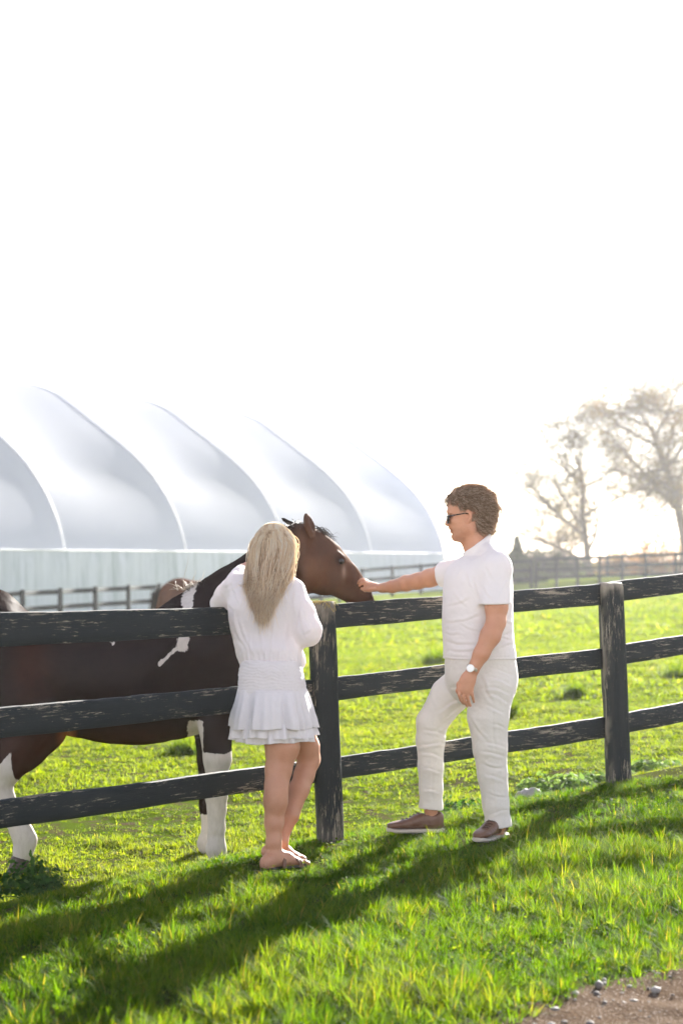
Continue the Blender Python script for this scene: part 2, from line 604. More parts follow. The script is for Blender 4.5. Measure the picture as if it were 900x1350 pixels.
def build_path():
    u = np.concatenate([np.linspace(-26, -3.6, 40), np.arange(-3.5, 6, 0.03), np.linspace(6.1, 26, 40)])
    w = np.concatenate([np.arange(0, 2.6, 0.03), np.linspace(2.7, 16, 40)])  # far rows are added unseen behind the camera, bouncing fill light onto the figures
    U, W = np.meshgrid(u, w, indexing='ij')
    X = GA[0] + GD[0] * U + GD[1] * (W - 0.12); Y = GA[1] + GD[1] * U - GD[0] * (W - 0.12)
    p = np.stack([X.ravel(), Y.ravel(), 0 * X.ravel()], 1)
    edge = sstep(0, 0.12, W.ravel()) * sstep(16, 15.5, W.ravel())
    bumps = fbm(p * 9, 3, 3) * 0.008 + np.abs(fbm(p * 40, 2, 8)) * 0.005
    Z = ground(X, Y).ravel() + (0.012 + bumps) * edge - 0.012 * (1 - edge)
    n, m = X.shape
    idx = np.arange(n * m).reshape(n, m)
    q = np.stack([idx[:-1, :-1], idx[:-1, 1:], idx[1:, 1:], idx[1:, :-1]], -1).reshape(-1, 4)
    m_, nt, out = mat('dirt_gravel_and_fill_bounce')
    tc = texco(nt)
    n1 = noise(nt, tc, 5, 5, 0.6); n2 = noise(nt, tc, 90, 5, 0.7)
    vo = nt.nodes.new('ShaderNodeTexVoronoi'); vo.inputs['Scale'].default_value = 70; nt.links.new(tc, vo.inputs['Vector'])
    c = mixc(nt, n2, (0.13, 0.098, 0.074), (0.42, 0.35, 0.29))
    ed = nt.nodes.new('ShaderNodeAttribute'); ed.attribute_name = 'edge'
    c = mixc(nt, ramp(nt, n1, [(0.35, 0.6), (0.6, 0.0)]), c, (0.12, 0.09, 0.065))
    c = mixc(nt, ed.outputs['Fac'], mixc(nt, 0.78, c, (0.055, 0.034, 0.020)), mixc(nt, 0.85, c, (0.62, 0.58, 0.54)))  # brown near the edge; farther out kept extra pale as a fill reflector
    c = mixc(nt, ramp(nt, vo.outputs['Distance'], [(0.12, 0.55), (0.3, 0.0)]), c, (0.42, 0.38, 0.34))
    hh = N(nt, 'ShaderNodeMath', {0: n2, 1: vo.outputs['Distance']}, operation='SUBTRACT')
    b = bump(nt, hh.outputs[0], 0.9, 0.012)
    pr = N(nt, 'ShaderNodeBsdfPrincipled', {'Base Color': c, 'Roughness': 1.0, 'Normal': b, 'Specular IOR Level': 0.0})
    nt.links.new(pr.outputs[0], out.inputs[0])
    tag(mesh_np('path', np.stack([X.ravel(), Y.ravel(), Z], 1), [q[:, ::-1]], m_, attrs={'edge': sstep(0.5, 2.4, W.ravel())}), kind='structure')
    # loose stones along the edge and on the path
    k = 900
    U = RNG.uniform(-2.5, 4, k); W = np.abs(RNG.normal(0, 0.45, k)) - 0.05
    X = GA[0] + GD[0] * U + GD[1] * W; Y = GA[1] + GD[1] * U - GD[0] * W
    ico = np.array([[0, 0, 1], [.89, 0, .45], [.28, .85, .45], [-.72, .53, .45], [-.72, -.53, .45], [.28, -.85, .45],
                    [.72, .53, -.45], [-.28, .85, -.45], [-.89, 0, -.45], [-.28, -.85, -.45], [.72, -.53, -.45], [0, 0, -1]])
    tri = np.array([[0, 1, 2], [0, 2, 3], [0, 3, 4], [0, 4, 5], [0, 5, 1], [1, 6, 2], [2, 7, 3], [3, 8, 4], [4, 9, 5], [5, 10, 1],
                    [6, 7, 2], [7, 8, 3], [8, 9, 4], [9, 10, 5], [10, 6, 1], [11, 7, 6], [11, 8, 7], [11, 9, 8], [11, 10, 9], [11, 6, 10]])
    r = RNG.gamma(1.6, 0.0026, k) + 0.002
    vs = ico[None] * (1 + RNG.uniform(-.28, .28, (k, 12, 1))) * r[:, None, None] * np.stack([RNG.uniform(.8, 1.4, k), RNG.uniform(.8, 1.4, k), RNG.uniform(.5, .9, k)], 1)[:, None, :]
    Z = ground(X, Y) + 0.012 + r * 0.35
    vs = vs + np.stack([X, Y, Z], 1)[:, None, :]
    f = (tri[None] + (np.arange(k) * 12)[:, None, None]).reshape(-1, 3)
    m2, nt, out = mat('pebble_stone')
    a = nt.nodes.new('ShaderNodeAttribute'); a.attribute_name = 'rnd'
    c = ramp(nt, a.outputs['Fac'], [(0, (0.07, 0.06, 0.055)), (0.5, (0.15, 0.135, 0.12)), (1, (0.30, 0.28, 0.26))])
    pr = N(nt, 'ShaderNodeBsdfPrincipled', {'Base Color': c, 'Roughness': 0.8})
    nt.links.new(pr.outputs[0], out.inputs[0])
    tag(mesh_np('pebbles', vs.reshape(-1, 3), [f], m2, smooth=False, attrs={'rnd': np.repeat(RNG.random(k), 12)}),
        'loose grey pebbles scattered on the dirt at the grass edge', 'pebbles', kind='stuff')


build_path()


# ------------------------------------------------------------------ grass
def blades(base, h, w, lean, az, rnd, seg=3):
    """curved tapered blades; base (n,3), h/w/lean/az (n,)"""
    n = len(base)
    ca, sa = np.cos(az), np.sin(az)
    side = np.stack([-sa, ca, 0 * sa], 1)
    vs, at = [], []
    for i in range(seg + 1):
        t = i / seg
        out = lean * t ** 1.7 * h
        up = h * (t - 0.32 * np.minimum(lean, 1.4) * t * t)
        c = base + np.stack([ca * out, sa * out, up], 1)
        ww = (w * (1 - t ** 1.6) * 0.5)[:, None]
        if i < seg:
            vs += [c - side * ww, c + side * ww]
        else:
            vs += [c]
    k = 2 * seg + 1
    V = np.stack(vs, 1).reshape(-1, 3)
    o = (np.arange(n) * k)[:, None]
    quads = np.concatenate([o + np.array([2 * i, 2 * i + 1, 2 * i + 3, 2 * i + 2])[None] for i in range(seg - 1)]) if seg > 1 else np.zeros((0, 4), int)
    tris = o + np.array([2 * seg - 2, 2 * seg - 1, 2 * seg])[None]
    return V, quads, tris, np.repeat(rnd, k)


def scatter(y0, y1, dens, side=0.35, xlim=0.215):
    """random points in the wedge of ground the photo covers, with a margin"""
    A = 2 * (xlim * y1 + side) * (y1 - y0)
    n = int(A * dens)
    x = RNG.uniform(-(xlim * y1 + side), xlim * y1 + side, n)
    y = RNG.uniform(y0, y1, n)
    k = np.abs(x) < xlim * y + side
    return x[k], y[k]


GRASS = leaf_mat('grass_blade', [(0.016, 0.046, 0.004), (0.034, 0.080, 0.006), (0.060, 0.115, 0.008), (0.092, 0.14, 0.012), (0.17, 0.15, 0.05)], 0.5, (2.35, 2.1, 0.36))
SHORT = leaf_mat('pasture_blade', [(0.030, 0.060, 0.006), (0.060, 0.098, 0.008), (0.098, 0.132, 0.012), (0.13, 0.16, 0.018), (0.22, 0.185, 0.075)], 0.5, (2.2, 2.15, 0.46))


FEET = [P(372, 1140, 8.6)[:2], P(392, 1140, 8.62)[:2], P(352, 1140, 8.58)[:2], P(375, 1124, 8.76)[:2], P(390, 1130, 8.8)[:2], P(650, 1115, 9.2)[:2], P(635, 1115, 9.08)[:2], P(530, 1096, 9.45)[:2], P(565, 1096, 9.45)[:2], P(447, 1108, 9.42)[:2]]


def trodden(x, y, h):
    k = np.ones(len(x))
    for f in FEET:
        d = np.hypot(x - f[0], (y - f[1] + 0.06) * 0.7)
        k = np.minimum(k, 0.36 + 0.64 * sstep(0.03, 0.20, d))
    return h * k


def build_lawn():
    # tufts: every clump throws its blades outwards, leaving dark gaps between the clumps
    tx, ty = scatter(5.2, 10.8, 620)
    p = np.stack([tx, ty, 0 * tx], 1)
    cl = fbm(p * 1.7, 3, 41); cl2 = fbm(p * 6, 2, 42)
    s = fence_s(tx, ty); g = gravel_s(tx, ty)
    keep = (s < 0.50 + 0.12 * cl) & (g < RNG.normal(-0.02, 0.05, len(tx))) & (RNG.random(len(tx)) < 0.80 + 0.4 * cl2)
    tx, ty, s, g, cl, cl2 = [a[keep] for a in (tx, ty, s, g, cl, cl2)]
    near = sstep(0.5, -1.3, s)
    th_ = (0.032 + 0.046 * near * (0.85 + 0.6 * cl)) * RNG.lognormal(0, 0.28, len(tx)) * np.where(g > -0.15, 0.85, 1.0)
    th_ = trodden(tx, ty, th_)
    tr = RNG.uniform(0.010, 0.034, len(tx))
    tone = np.clip(0.42 + 0.22 * cl + RNG.normal(0, 0.12, len(tx)), 0, 0.8)
    nb = RNG.integers(14, 34, len(tx))
    i = np.repeat(np.arange(len(tx)), nb)
    n = len(i)
    a0 = RNG.uniform(0, 2 * PI, n); rr = tr[i] * np.sqrt(RNG.random(n))
    x = tx[i] + rr * np.cos(a0); y = ty[i] + rr * np.sin(a0)
    h = np.clip(th_[i] * RNG.uniform(0.45, 1.15, n), 0.010, 0.17)
    az = a0 + RNG.normal(0, 0.6, n)
    lean = np.clip(0.25 + 1.0 * rr / 0.03 * RNG.uniform(0.4, 1.2, n) + RNG.normal(0.1, 0.2, n), 0.05, 1.8)
    w = RNG.uniform(0.0022, 0.0050, n) * (0.8 + 0.35 * near[i])
    rnd = np.clip(tone[i] + RNG.normal(0, 0.13, n), 0, 0.86)
    rnd[RNG.random(n) < 0.035] = 1.0
    # thin filler between the clumps
    fx, fy = scatter(5.2, 10.8, 4200)
    fs = fence_s(fx, fy); fg = gravel_s(fx, fy)
    fc = fbm(np.stack([fx * 3, fy * 3, 0 * fx], 1), 3, 43)
    k = (fs < 0.5) & (fg < RNG.normal(0.01, 0.04, len(fx))) & (fc > -0.55)
    fx, fy, fs = fx[k], fy[k], fs[k]; m = len(fx)
    fh = trodden(fx, fy, (0.018 + 0.018 * sstep(0.5, -1.3, fs)) * RNG.lognormal(0, 0.35, m))
    x = np.concatenate([x, fx]); y = np.concatenate([y, fy]); h = np.concatenate([h, fh])
    w = np.concatenate([w, RNG.uniform(0.002, 0.0045, m)]); az = np.concatenate([az, RNG.uniform(0, 2 * PI, m)])
    lean = np.concatenate([lean, RNG.uniform(0.2, 1.8, m)]); rnd = np.concatenate([rnd, np.clip(RNG.normal(0.35, 0.17, m), 0, 0.9)])
    base = np.stack([x, y, ground(x, y) - 0.004], 1)
    V, Q, T, r = blades(base, h, w, lean, az, rnd, 3)
    tag(mesh_np('lawn_grass', V, [Q, T], GRASS, attrs={'rnd': r}), 'lush bright green grass bank in front of the fence', 'grass', kind='stuff')

    # paddock turf, shorter and thinner with bare spots
    parts = []
    for (y0, y1, dens, hs, ws, per) in ((7.0, 12.5, 1150, 1.0, 1.0, 10), (12.5, 19, 620, 1.1, 1.8, 8), (19, 34, 170, 1.6, 3.6, 8), (34, 62, 30, 2.6, 8.0, 9)):
        tx, ty = scatter(y0, y1, dens, 0.3)
        s = fence_s(tx, ty)
        p = np.stack([tx, ty, 0 * tx], 1)
        big = fbm(p * 0.7, 3, 51); cl = fbm(p * 4, 3, 52)
        bare = sstep(0.15, -0.55, cl + 0.6 * big)
        keep = (s > 0.12) & (RNG.random(len(tx)) < 1.0 - (0.85 if y1 < 19 else 0.4) * bare)
        tx, ty, s, big, cl = [a[keep] for a in (tx, ty, s, big, cl)]
        th_ = hs * (0.017 + 0.016 * np.clip(cl + 0.4, 0, 1.2)) * RNG.lognormal(0, 0.3, len(tx))
        tone = np.clip(0.5 + 0.12 * big + 0.08 * cl + RNG.normal(0, 0.07, len(tx)), 0, 0.85)
        nb = RNG.integers(int(per * 0.6), int(per * 1.5), len(tx)); i = np.repeat(np.arange(len(tx)), nb); n = len(i)
        a0 = RNG.uniform(0, 2 * PI, n); rr = hs * 0.024 * np.sqrt(RNG.random(n))
        x = tx[i] + rr * np.cos(a0); y = ty[i] + rr * np.sin(a0)
        h = th_[i] * RNG.uniform(0.5, 1.2, n)
        w = ws * RNG.uniform(0.003, 0.0065, n)
        az = a0 + RNG.normal(0, 0.7, n)
        lean = np.clip(RNG.normal(1.0, 0.5, n), 0.05, 2.2)
        rnd = np.clip(tone[i] + RNG.normal(0, 0.13, n), 0, 0.9)
        rnd[RNG.random(n) < 0.015] = 1.0
        base = np.stack([x, y, ground(x, y) - 0.003], 1)
        V, Q, T, r = blades(base, h, w, lean, az, rnd, 2)
        parts.append((V, Q, T, r))
    off = 0; Vs, Qs, Ts, Rs = [], [], [], []
    for V, Q, T, r in parts:
        Vs.append(V); Qs.append(Q + off); Ts.append(T + off); Rs.append(r); off += len(V)
    tag(mesh_np('paddock_grass', np.concatenate(Vs), [np.concatenate(Qs), np.concatenate(Ts)], SHORT, attrs={'rnd': np.concatenate(Rs)}),
        'short grazed yellow green turf of the horse paddock', 'grass', kind='stuff')

    # clover and broad leaves low in the turf
    x, y = scatter(5.4, 12.0, 1000, 0.3)
    s = fence_s(x, y)
    p = np.stack([x, y, 0 * x], 1)
    cl = fbm(p * 3.0, 3, 61)
    keep = (cl > -0.05) & (gravel_s(x, y) < -0.03)
    x, y, s = x[keep], y[keep], s[keep]
    n = len(x)
    r = RNG.uniform(0.003, 0.0075, n)
    zz = ground(x, y) + RNG.uniform(0.008, 0.045, n) * (0.5 + 0.5 * sstep(0.3, -1.0, s))
    c = np.stack([x, y, zz], 1)
    nrm = RNG.normal(0, 0.45, (n, 3)); nrm[:, 2] = 1; nrm /= np.linalg.norm(nrm, axis=1, keepdims=True)
    a = np.cross(nrm, np.stack([np.cos(x * 99), np.sin(x * 99), 0 * x], 1)); a /= np.linalg.norm(a, axis=1, keepdims=True)
    b = np.cross(nrm, a)
    ang = np.arange(6) / 6 * 2 * PI
    V = c[:, None, :] + r[:, None, None] * (a[:, None, :] * np.cos(ang)[None, :, None] + b[:, None, :] * np.sin(ang)[None, :, None])
    Fc = np.arange(n * 6).reshape(n, 6)
    tag(mesh_np('clover_patch', V.reshape(-1, 3), [Fc], SHORT, smooth=False, attrs={'rnd': np.repeat(np.clip(RNG.normal(0.4, 0.2, n), 0, 0.8), 6)}),
        'small round clover leaves mixed through the grass', 'clover', kind='stuff')


build_lawn()


# ------------------------------------------------------------------ near fence
RAILP = painted_wood('worn_black_rail_paint', 0.69, 'X')
POSTP = painted_wood('worn_black_post_paint', 0.675, 'Z')


def board(name, a, b, z0, z1, h0, h1, thick, parent, mat_, seed, lab=None, step=0.03, wob=0.0016):
    """a plank from a to b (xy), top edge z0 -> z1"""
    a = np.asarray(a, float); b = np.asarray(b, float)
    L = np.linalg.norm(b - a)
    n = max(int(L / step), 2)
    t = np.linspace(0, 1, n)
    xs = t * L
    top = z0 + (z1 - z0) * t - z0
    h = h0 + (h1 - h0) * t
    c = 0.004
    ring = [(-.5, -c, 0), (-.5, -1, c), (-.5, -1, h0)]
    # cross section: y in +-thick/2, z from 0 (top) down
    prof = []
    cc = min(0.004, thick * 0.25)
    for yy, ff, dz in ((-.5 * thick + cc, 0, 0), (.5 * thick - cc, 0, 0), (.5 * thick, 0, -cc), (.5 * thick, .33, 0), (.5 * thick, .66, 0), (.5 * thick, 1, cc),
                       (.5 * thick - cc, 1, 0), (-.5 * thick + cc, 1, 0), (-.5 * thick, 1, cc), (-.5 * thick, .66, 0), (-.5 * thick, .33, 0), (-.5 * thick, 0, -cc)):
        prof.append((yy, ff, dz))
    V = np.zeros((n, 12, 3))
    w1 = fbm(np.stack([xs * 2.5, 0 * xs + seed, 0 * xs], 1), 4, seed) * wob * 1.6
    w2 = fbm(np.stack([xs * 2.5, 0 * xs + seed + 9, 0 * xs], 1), 4, seed + 3) * wob * 1.6
    w1 += np.minimum(fbm(np.stack([xs * 14, 0 * xs, 0 * xs], 1), 2, seed + 5), 0) * wob * 1.3
    for j, (yy, ff, dz) in enumerate(prof):
        V[:, j, 0] = xs
        V[:, j, 1] = yy + w2 * 0.6 + 0.004 * np.sin(xs * 1.3 + seed)
        V[:, j, 2] = top - h * ff + dz + (w1 * (1 - ff) + w2 * ff)
    idx = np.arange(n * 12).reshape(n, 12)
    nx = np.roll(idx, -1, axis=1)
    q = np.stack([idx[:-1], idx[1:], nx[1:], nx[:-1]], -1).reshape(-1, 4)
    caps = [idx[0][::-1][None], idx[-1][None]]
    o = mesh_np(name, V.reshape(-1, 3), [q, np.concatenate(caps)], mat_, None, False)
    o.parent = parent
    px, py, pz = parent.location
    o.location = (a[0] - px, a[1] - py, z0 - pz)
    o.rotation_euler = (0, 0, math.atan2(b[1] - a[1], b[0] - a[0]))
    if lab: o['label'] = lab
    return o


def post(name, bx, by, z0, z1, tx, ty, rx, ry, rot, parent, mat_, seed, sq=4.5, bare_top=0.0, bare_base=0.0, gouge=0.0):
    n, m = 70, 28
    ang = np.arange(m) / m * 2 * PI
    V = np.zeros((n, m, 3)); bare = np.zeros((n, m))
    for i in range(n):
        t = i / (n - 1)
        z = z0 + (z1 - z0) * t
        k = 1.0
        if t > 0.985: k = 1 - 0.12 * (t - 0.985) / 0.015
        ca, sa = np.cos(ang), np.sin(ang)
        r = (np.abs(ca) ** sq + np.abs(sa) ** sq) ** (-1 / sq)
        p = np.stack([ca * 1.5, sa * 1.5, np.full(m, z * 2.2)], 1)
        nn = 1 + 0.045 * fbm(p, 3, seed) + 0.02 * fbm(p * np.array([4, 4, .6]), 2, seed + 4)
        if gouge:
            g = np.exp(-((ang - PI * 1.02) / 0.5) ** 2) * np.clip(fbm(np.stack([0 * ang, 0 * ang, np.full(m, z * 5)], 1), 2, seed + 8), 0, 1)
            nn = nn * (1 - gouge * g)
            # drying crack down the face towards the camera
            crack = np.exp(-((ang - PI * 1.56) / 0.06) ** 2)
            nn = nn * (1 - 0.22 * crack)
        lx, ly = ca * r * rx * nn * k, sa * r * ry * nn * k
        cr, sr = math.cos(rot), math.sin(rot)
        V[i, :, 0] = lx * cr - ly * sr + tx * t
        V[i, :, 1] = lx * sr + ly * cr + ty * t
        V[i, :, 2] = z + (0.006 * np.sin(ang * 2 + seed) if t > 0.98 else 0)
        bn = fbm(np.stack([ca * 3, sa * 3, np.full(m, z * 9)], 1), 3, seed + 20)
        bare[i] = bare_top * sstep(0.10, 0.0, (z1 - z) + 0.05 * bn) + bare_base * sstep(0.16, 0.05, (z - 0) + 0.08 * bn + 0.03)
        if gouge: bare[i] += np.exp(-((ang - PI * 1.12) / 0.42) ** 2) * sstep(-0.25, 0.3, bn)
    idx = np.arange(n * m).reshape(n, m); nx = np.roll(idx, -1, axis=1)
    q = np.stack([idx[:-1], nx[:-1], nx[1:], idx[1:]], -1).reshape(-1, 4)
    vv = np.concatenate([V.reshape(-1, 3), [[tx, ty, z1 + 0.006]]])
    tri = np.stack([idx[-1], nx[-1], np.full(m, n * m)], 1)
    o = mesh_np(name, vv, [q, tri], mat_, None, True, {'bare': np.clip(np.append(bare.ravel(), bare_top), 0, 1)})
    o.parent = parent
    o.location = (bx - parent.location[0], by - parent.location[1], -parent.location[2])
    return o


def near_fence():
    root = empty('paddock_fence', (P1[0], P1[1], gz(P1[0], P1[1])))
    tag(root, 'near black board fence with peeling paint that the couple lean on', 'fence')
    PL = P1 - DL * 2.75; PLL = PL - DL * 2.6; P3 = P2 + DR * 2.4; P4 = P3 + DR * 2.4
    root2 = root
    # posts: base position, top offset
    th_l = math.atan2(DL[1], DL[0]); th_r = math.atan2(DR[1], DR[0])
    pp = post('post', *(P1 + [-0.0, 0.0]), -0.35, 1.195, -0.062, 0, 0.066, 0.058, 0.15, root, POSTP, 3, 5.0, 0.75, 0.2)
    pp['label'] = 'leaning black post with yellow moss and lichen on its worn top'
    pp = post('post', *P2, -0.2, 1.275, -0.062, 0, 0.066, 0.062, 0.1, root, POSTP, 8, 6.0, 1.0, 0.8, 0.12)
    pp['label'] = 'cracked post with bare brown wood at its top and base'
    # splintered bare base of the right post
    post('post', *PL, -0.35, 1.21, 0.01, 0, 0.064, 0.058, 0.3, root, POSTP, 12, 4.0, 0.5, 0.3)
    post('post', *P3, -0.2, 1.50, 0.0, 0, 0.064, 0.058, 0.6, root, POSTP, 15, 4.0, 0.5, 0.3)
    post('post', *PLL, -0.35, 1.21, 0.01, 0, 0.064, 0.058, 0.3, root, POSTP, 16, 4.0, 0.5, 0.3)
    post('post', *P4, -0.2, 1.72, 0.0, 0, 0.064, 0.058, 0.6, root, POSTP, 17, 4.0, 0.5, 0.3)
    nl = np.array([-DL[1], DL[0]]) * 0.076; nr = np.array([-DR[1], DR[0]]) * 0.076
    k = 50
    for zl, z1a, z1b, z2, z3, hl, h1, h2, h3 in (
            (1.196, 1.180, 1.182, 1.274, 1.47, 0.146, 0.122, 0.118, 0.118),
            (0.806, 0.808, 0.812, 0.908, 1.10, 0.126, 0.120, 0.118, 0.118),
            (0.436, 0.404, 0.406, 0.512, 0.70, 0.114, 0.112, 0.118, 0.112)):
        board('rail', PLL + nl, PL + nl - DL * 0.004, zl, zl, hl, hl, 0.03, root, RAILP, k + 1)
        board('rail', PL + nl, P1 + nl - DL * 0.012, zl, z1a, hl, h1, 0.03, root, RAILP, k + 2)
        board('rail', P1 + nr - DR * 0.0 , P2 + nr - DR * 0.02, z1b, z2, h1, h2, 0.03, root, RAILP, k + 3)
        board('rail', P2 + nr - DR * 0.01, P3 + nr - DR * 0.02, z2 + 0.008, z3, h2, h3, 0.03, root, RAILP, k + 4)
        board('rail', P3 + nr - DR * 0.01, P4 + nr, z3, z3 + 0.2, h3, h3, 0.03, root, RAILP, k + 5)
        k += 10
    # yellow moss and lichen, modelled as short tufts, on the top of post one
    n = 520
    a0 = RNG.uniform(0, 2 * PI, n); rr = RNG.uniform(0.0, 0.064, n)
    b = np.stack([P1[0] - 0.062 + rr * np.cos(a0), P1[1] + rr * np.sin(a0) * 0.9, np.full(n, 1.192) + RNG.uniform(0, .01, n)], 1)
    t = np.linspace(0, 1, 6)[None, :, None]
    out = np.stack([np.cos(a0), np.sin(a0), 0 * a0], 1)[:, None, :]
    ln = RNG.gamma(2.0, 0.008, n)[:, None, None]
    side = np.stack([-np.sin(a0), np.cos(a0), 0 * a0], 1)[:, None, :] * RNG.normal(0, 1.5, n)[:, None, None]
    path = b[:, None, :] + (out + side) * ln * t * 0.55
    path[:, :, 2:] += ln * 0.25 * t - ln * 1.0 * t ** 2
    V, Q = tubes(path, np.full((n, 6), 0.0013), 3)
    st = leaf_mat('yellow_moss', [(0.30, 0.24, 0.07), (0.42, 0.33, 0.12), (0.52, 0.45, 0.24)], 0.3, (1.1, 1.0, 0.8))
    o = mesh_np('moss_tuft', V, [Q], st, None, True, {'rnd': np.repeat(RNG.random(n), 18)})
    adopt(root, o)
    o['label'] = 'yellow moss on the top of the leaning post'


near_fence()


# ------------------------------------------------------------------ far fences
FARP = plain_mat('far_black_fence_paint', (0.022, 0.026, 0.027), 0.85, 0, 6, 0.3, 0.05)


def far_fence(name_label, pts, sp, group=None, base=None):
    """pts: list of (x, y, ztop) polyline, posts every sp metres"""
    pts = [np.array(p, float) for p in pts]
    root = empty('board_fence', (pts[0][0], pts[0][1], base if base is not None else gz(pts[0][0], pts[0][1])))
    tag(root, name_label, 'fence', group)
    ps = []
    for a, b in zip(pts[:-1], pts[1:]):
        L = np.linalg.norm((b - a)[:2]); n = max(int(round(L / sp)), 1)
        for i in range(n): ps.append(a + (b - a) * i / n)
    ps.append(pts[-1])
    for i, p in enumerate(ps):
        gzv = gz(p[0], p[1])
        post('post', p[0], p[1], gzv - 0.2, p[2] + 0.04, 0, 0, 0.062, 0.062, 0.2 * i, root, FARP, i + 3, 3.0)
    for a, b in zip(ps[:-1], ps[1:]):
        d = (b - a)[:2]; d = d / np.linalg.norm(d); nn = np.array([-d[1], d[0]]) * 0.10
        for dz in (0, 0.41, 0.82):
            board('rail', a[:2] + nn, b[:2] + nn, a[2] - dz, b[2] - dz, 0.13, 0.13, 0.03, root, FARP, 5, None, 0.6, 0.004)
    return root


def zt(py, d): return CAMZ - (py - 740) / F * d


far_fence('far left board fence with brown posts below the white dome',
          [(*P(-150, 790, 40)[:2], zt(792, 40)), (*P(30, 780, 49)[:2], zt(779.5, 49)), (*P(210, 772, 56)[:2], zt(771, 56)), (*P(470, 752, 73)[:2], zt(752, 73))], 2.05)
far_fence('middle board fence running behind the horse nose and outstretched arm',
          [(*P(477, 750, 77)[:2], zt(750, 77)), (*P(590, 742, 84)[:2], zt(742, 84)), (*P(700, 737, 86)[:2], zt(738, 86))], 2.6)
far_fence('far right board fence across the sunny meadow',
          [(*P(706, 737, 86.5)[:2], zt(737, 86.5)), (*P(850, 729, 80)[:2], zt(730, 80)), (*P(1020, 724, 74)[:2], zt(724, 74))], 1.62)
far_fence('most distant board fence in front of the hazy hedge',
          [(*P(672, 738, 112)[:2], zt(735, 112)), (*P(800, 735, 116)[:2], zt(732, 116)), (*P(930, 735, 120)[:2], zt(731, 120))], 2.7)

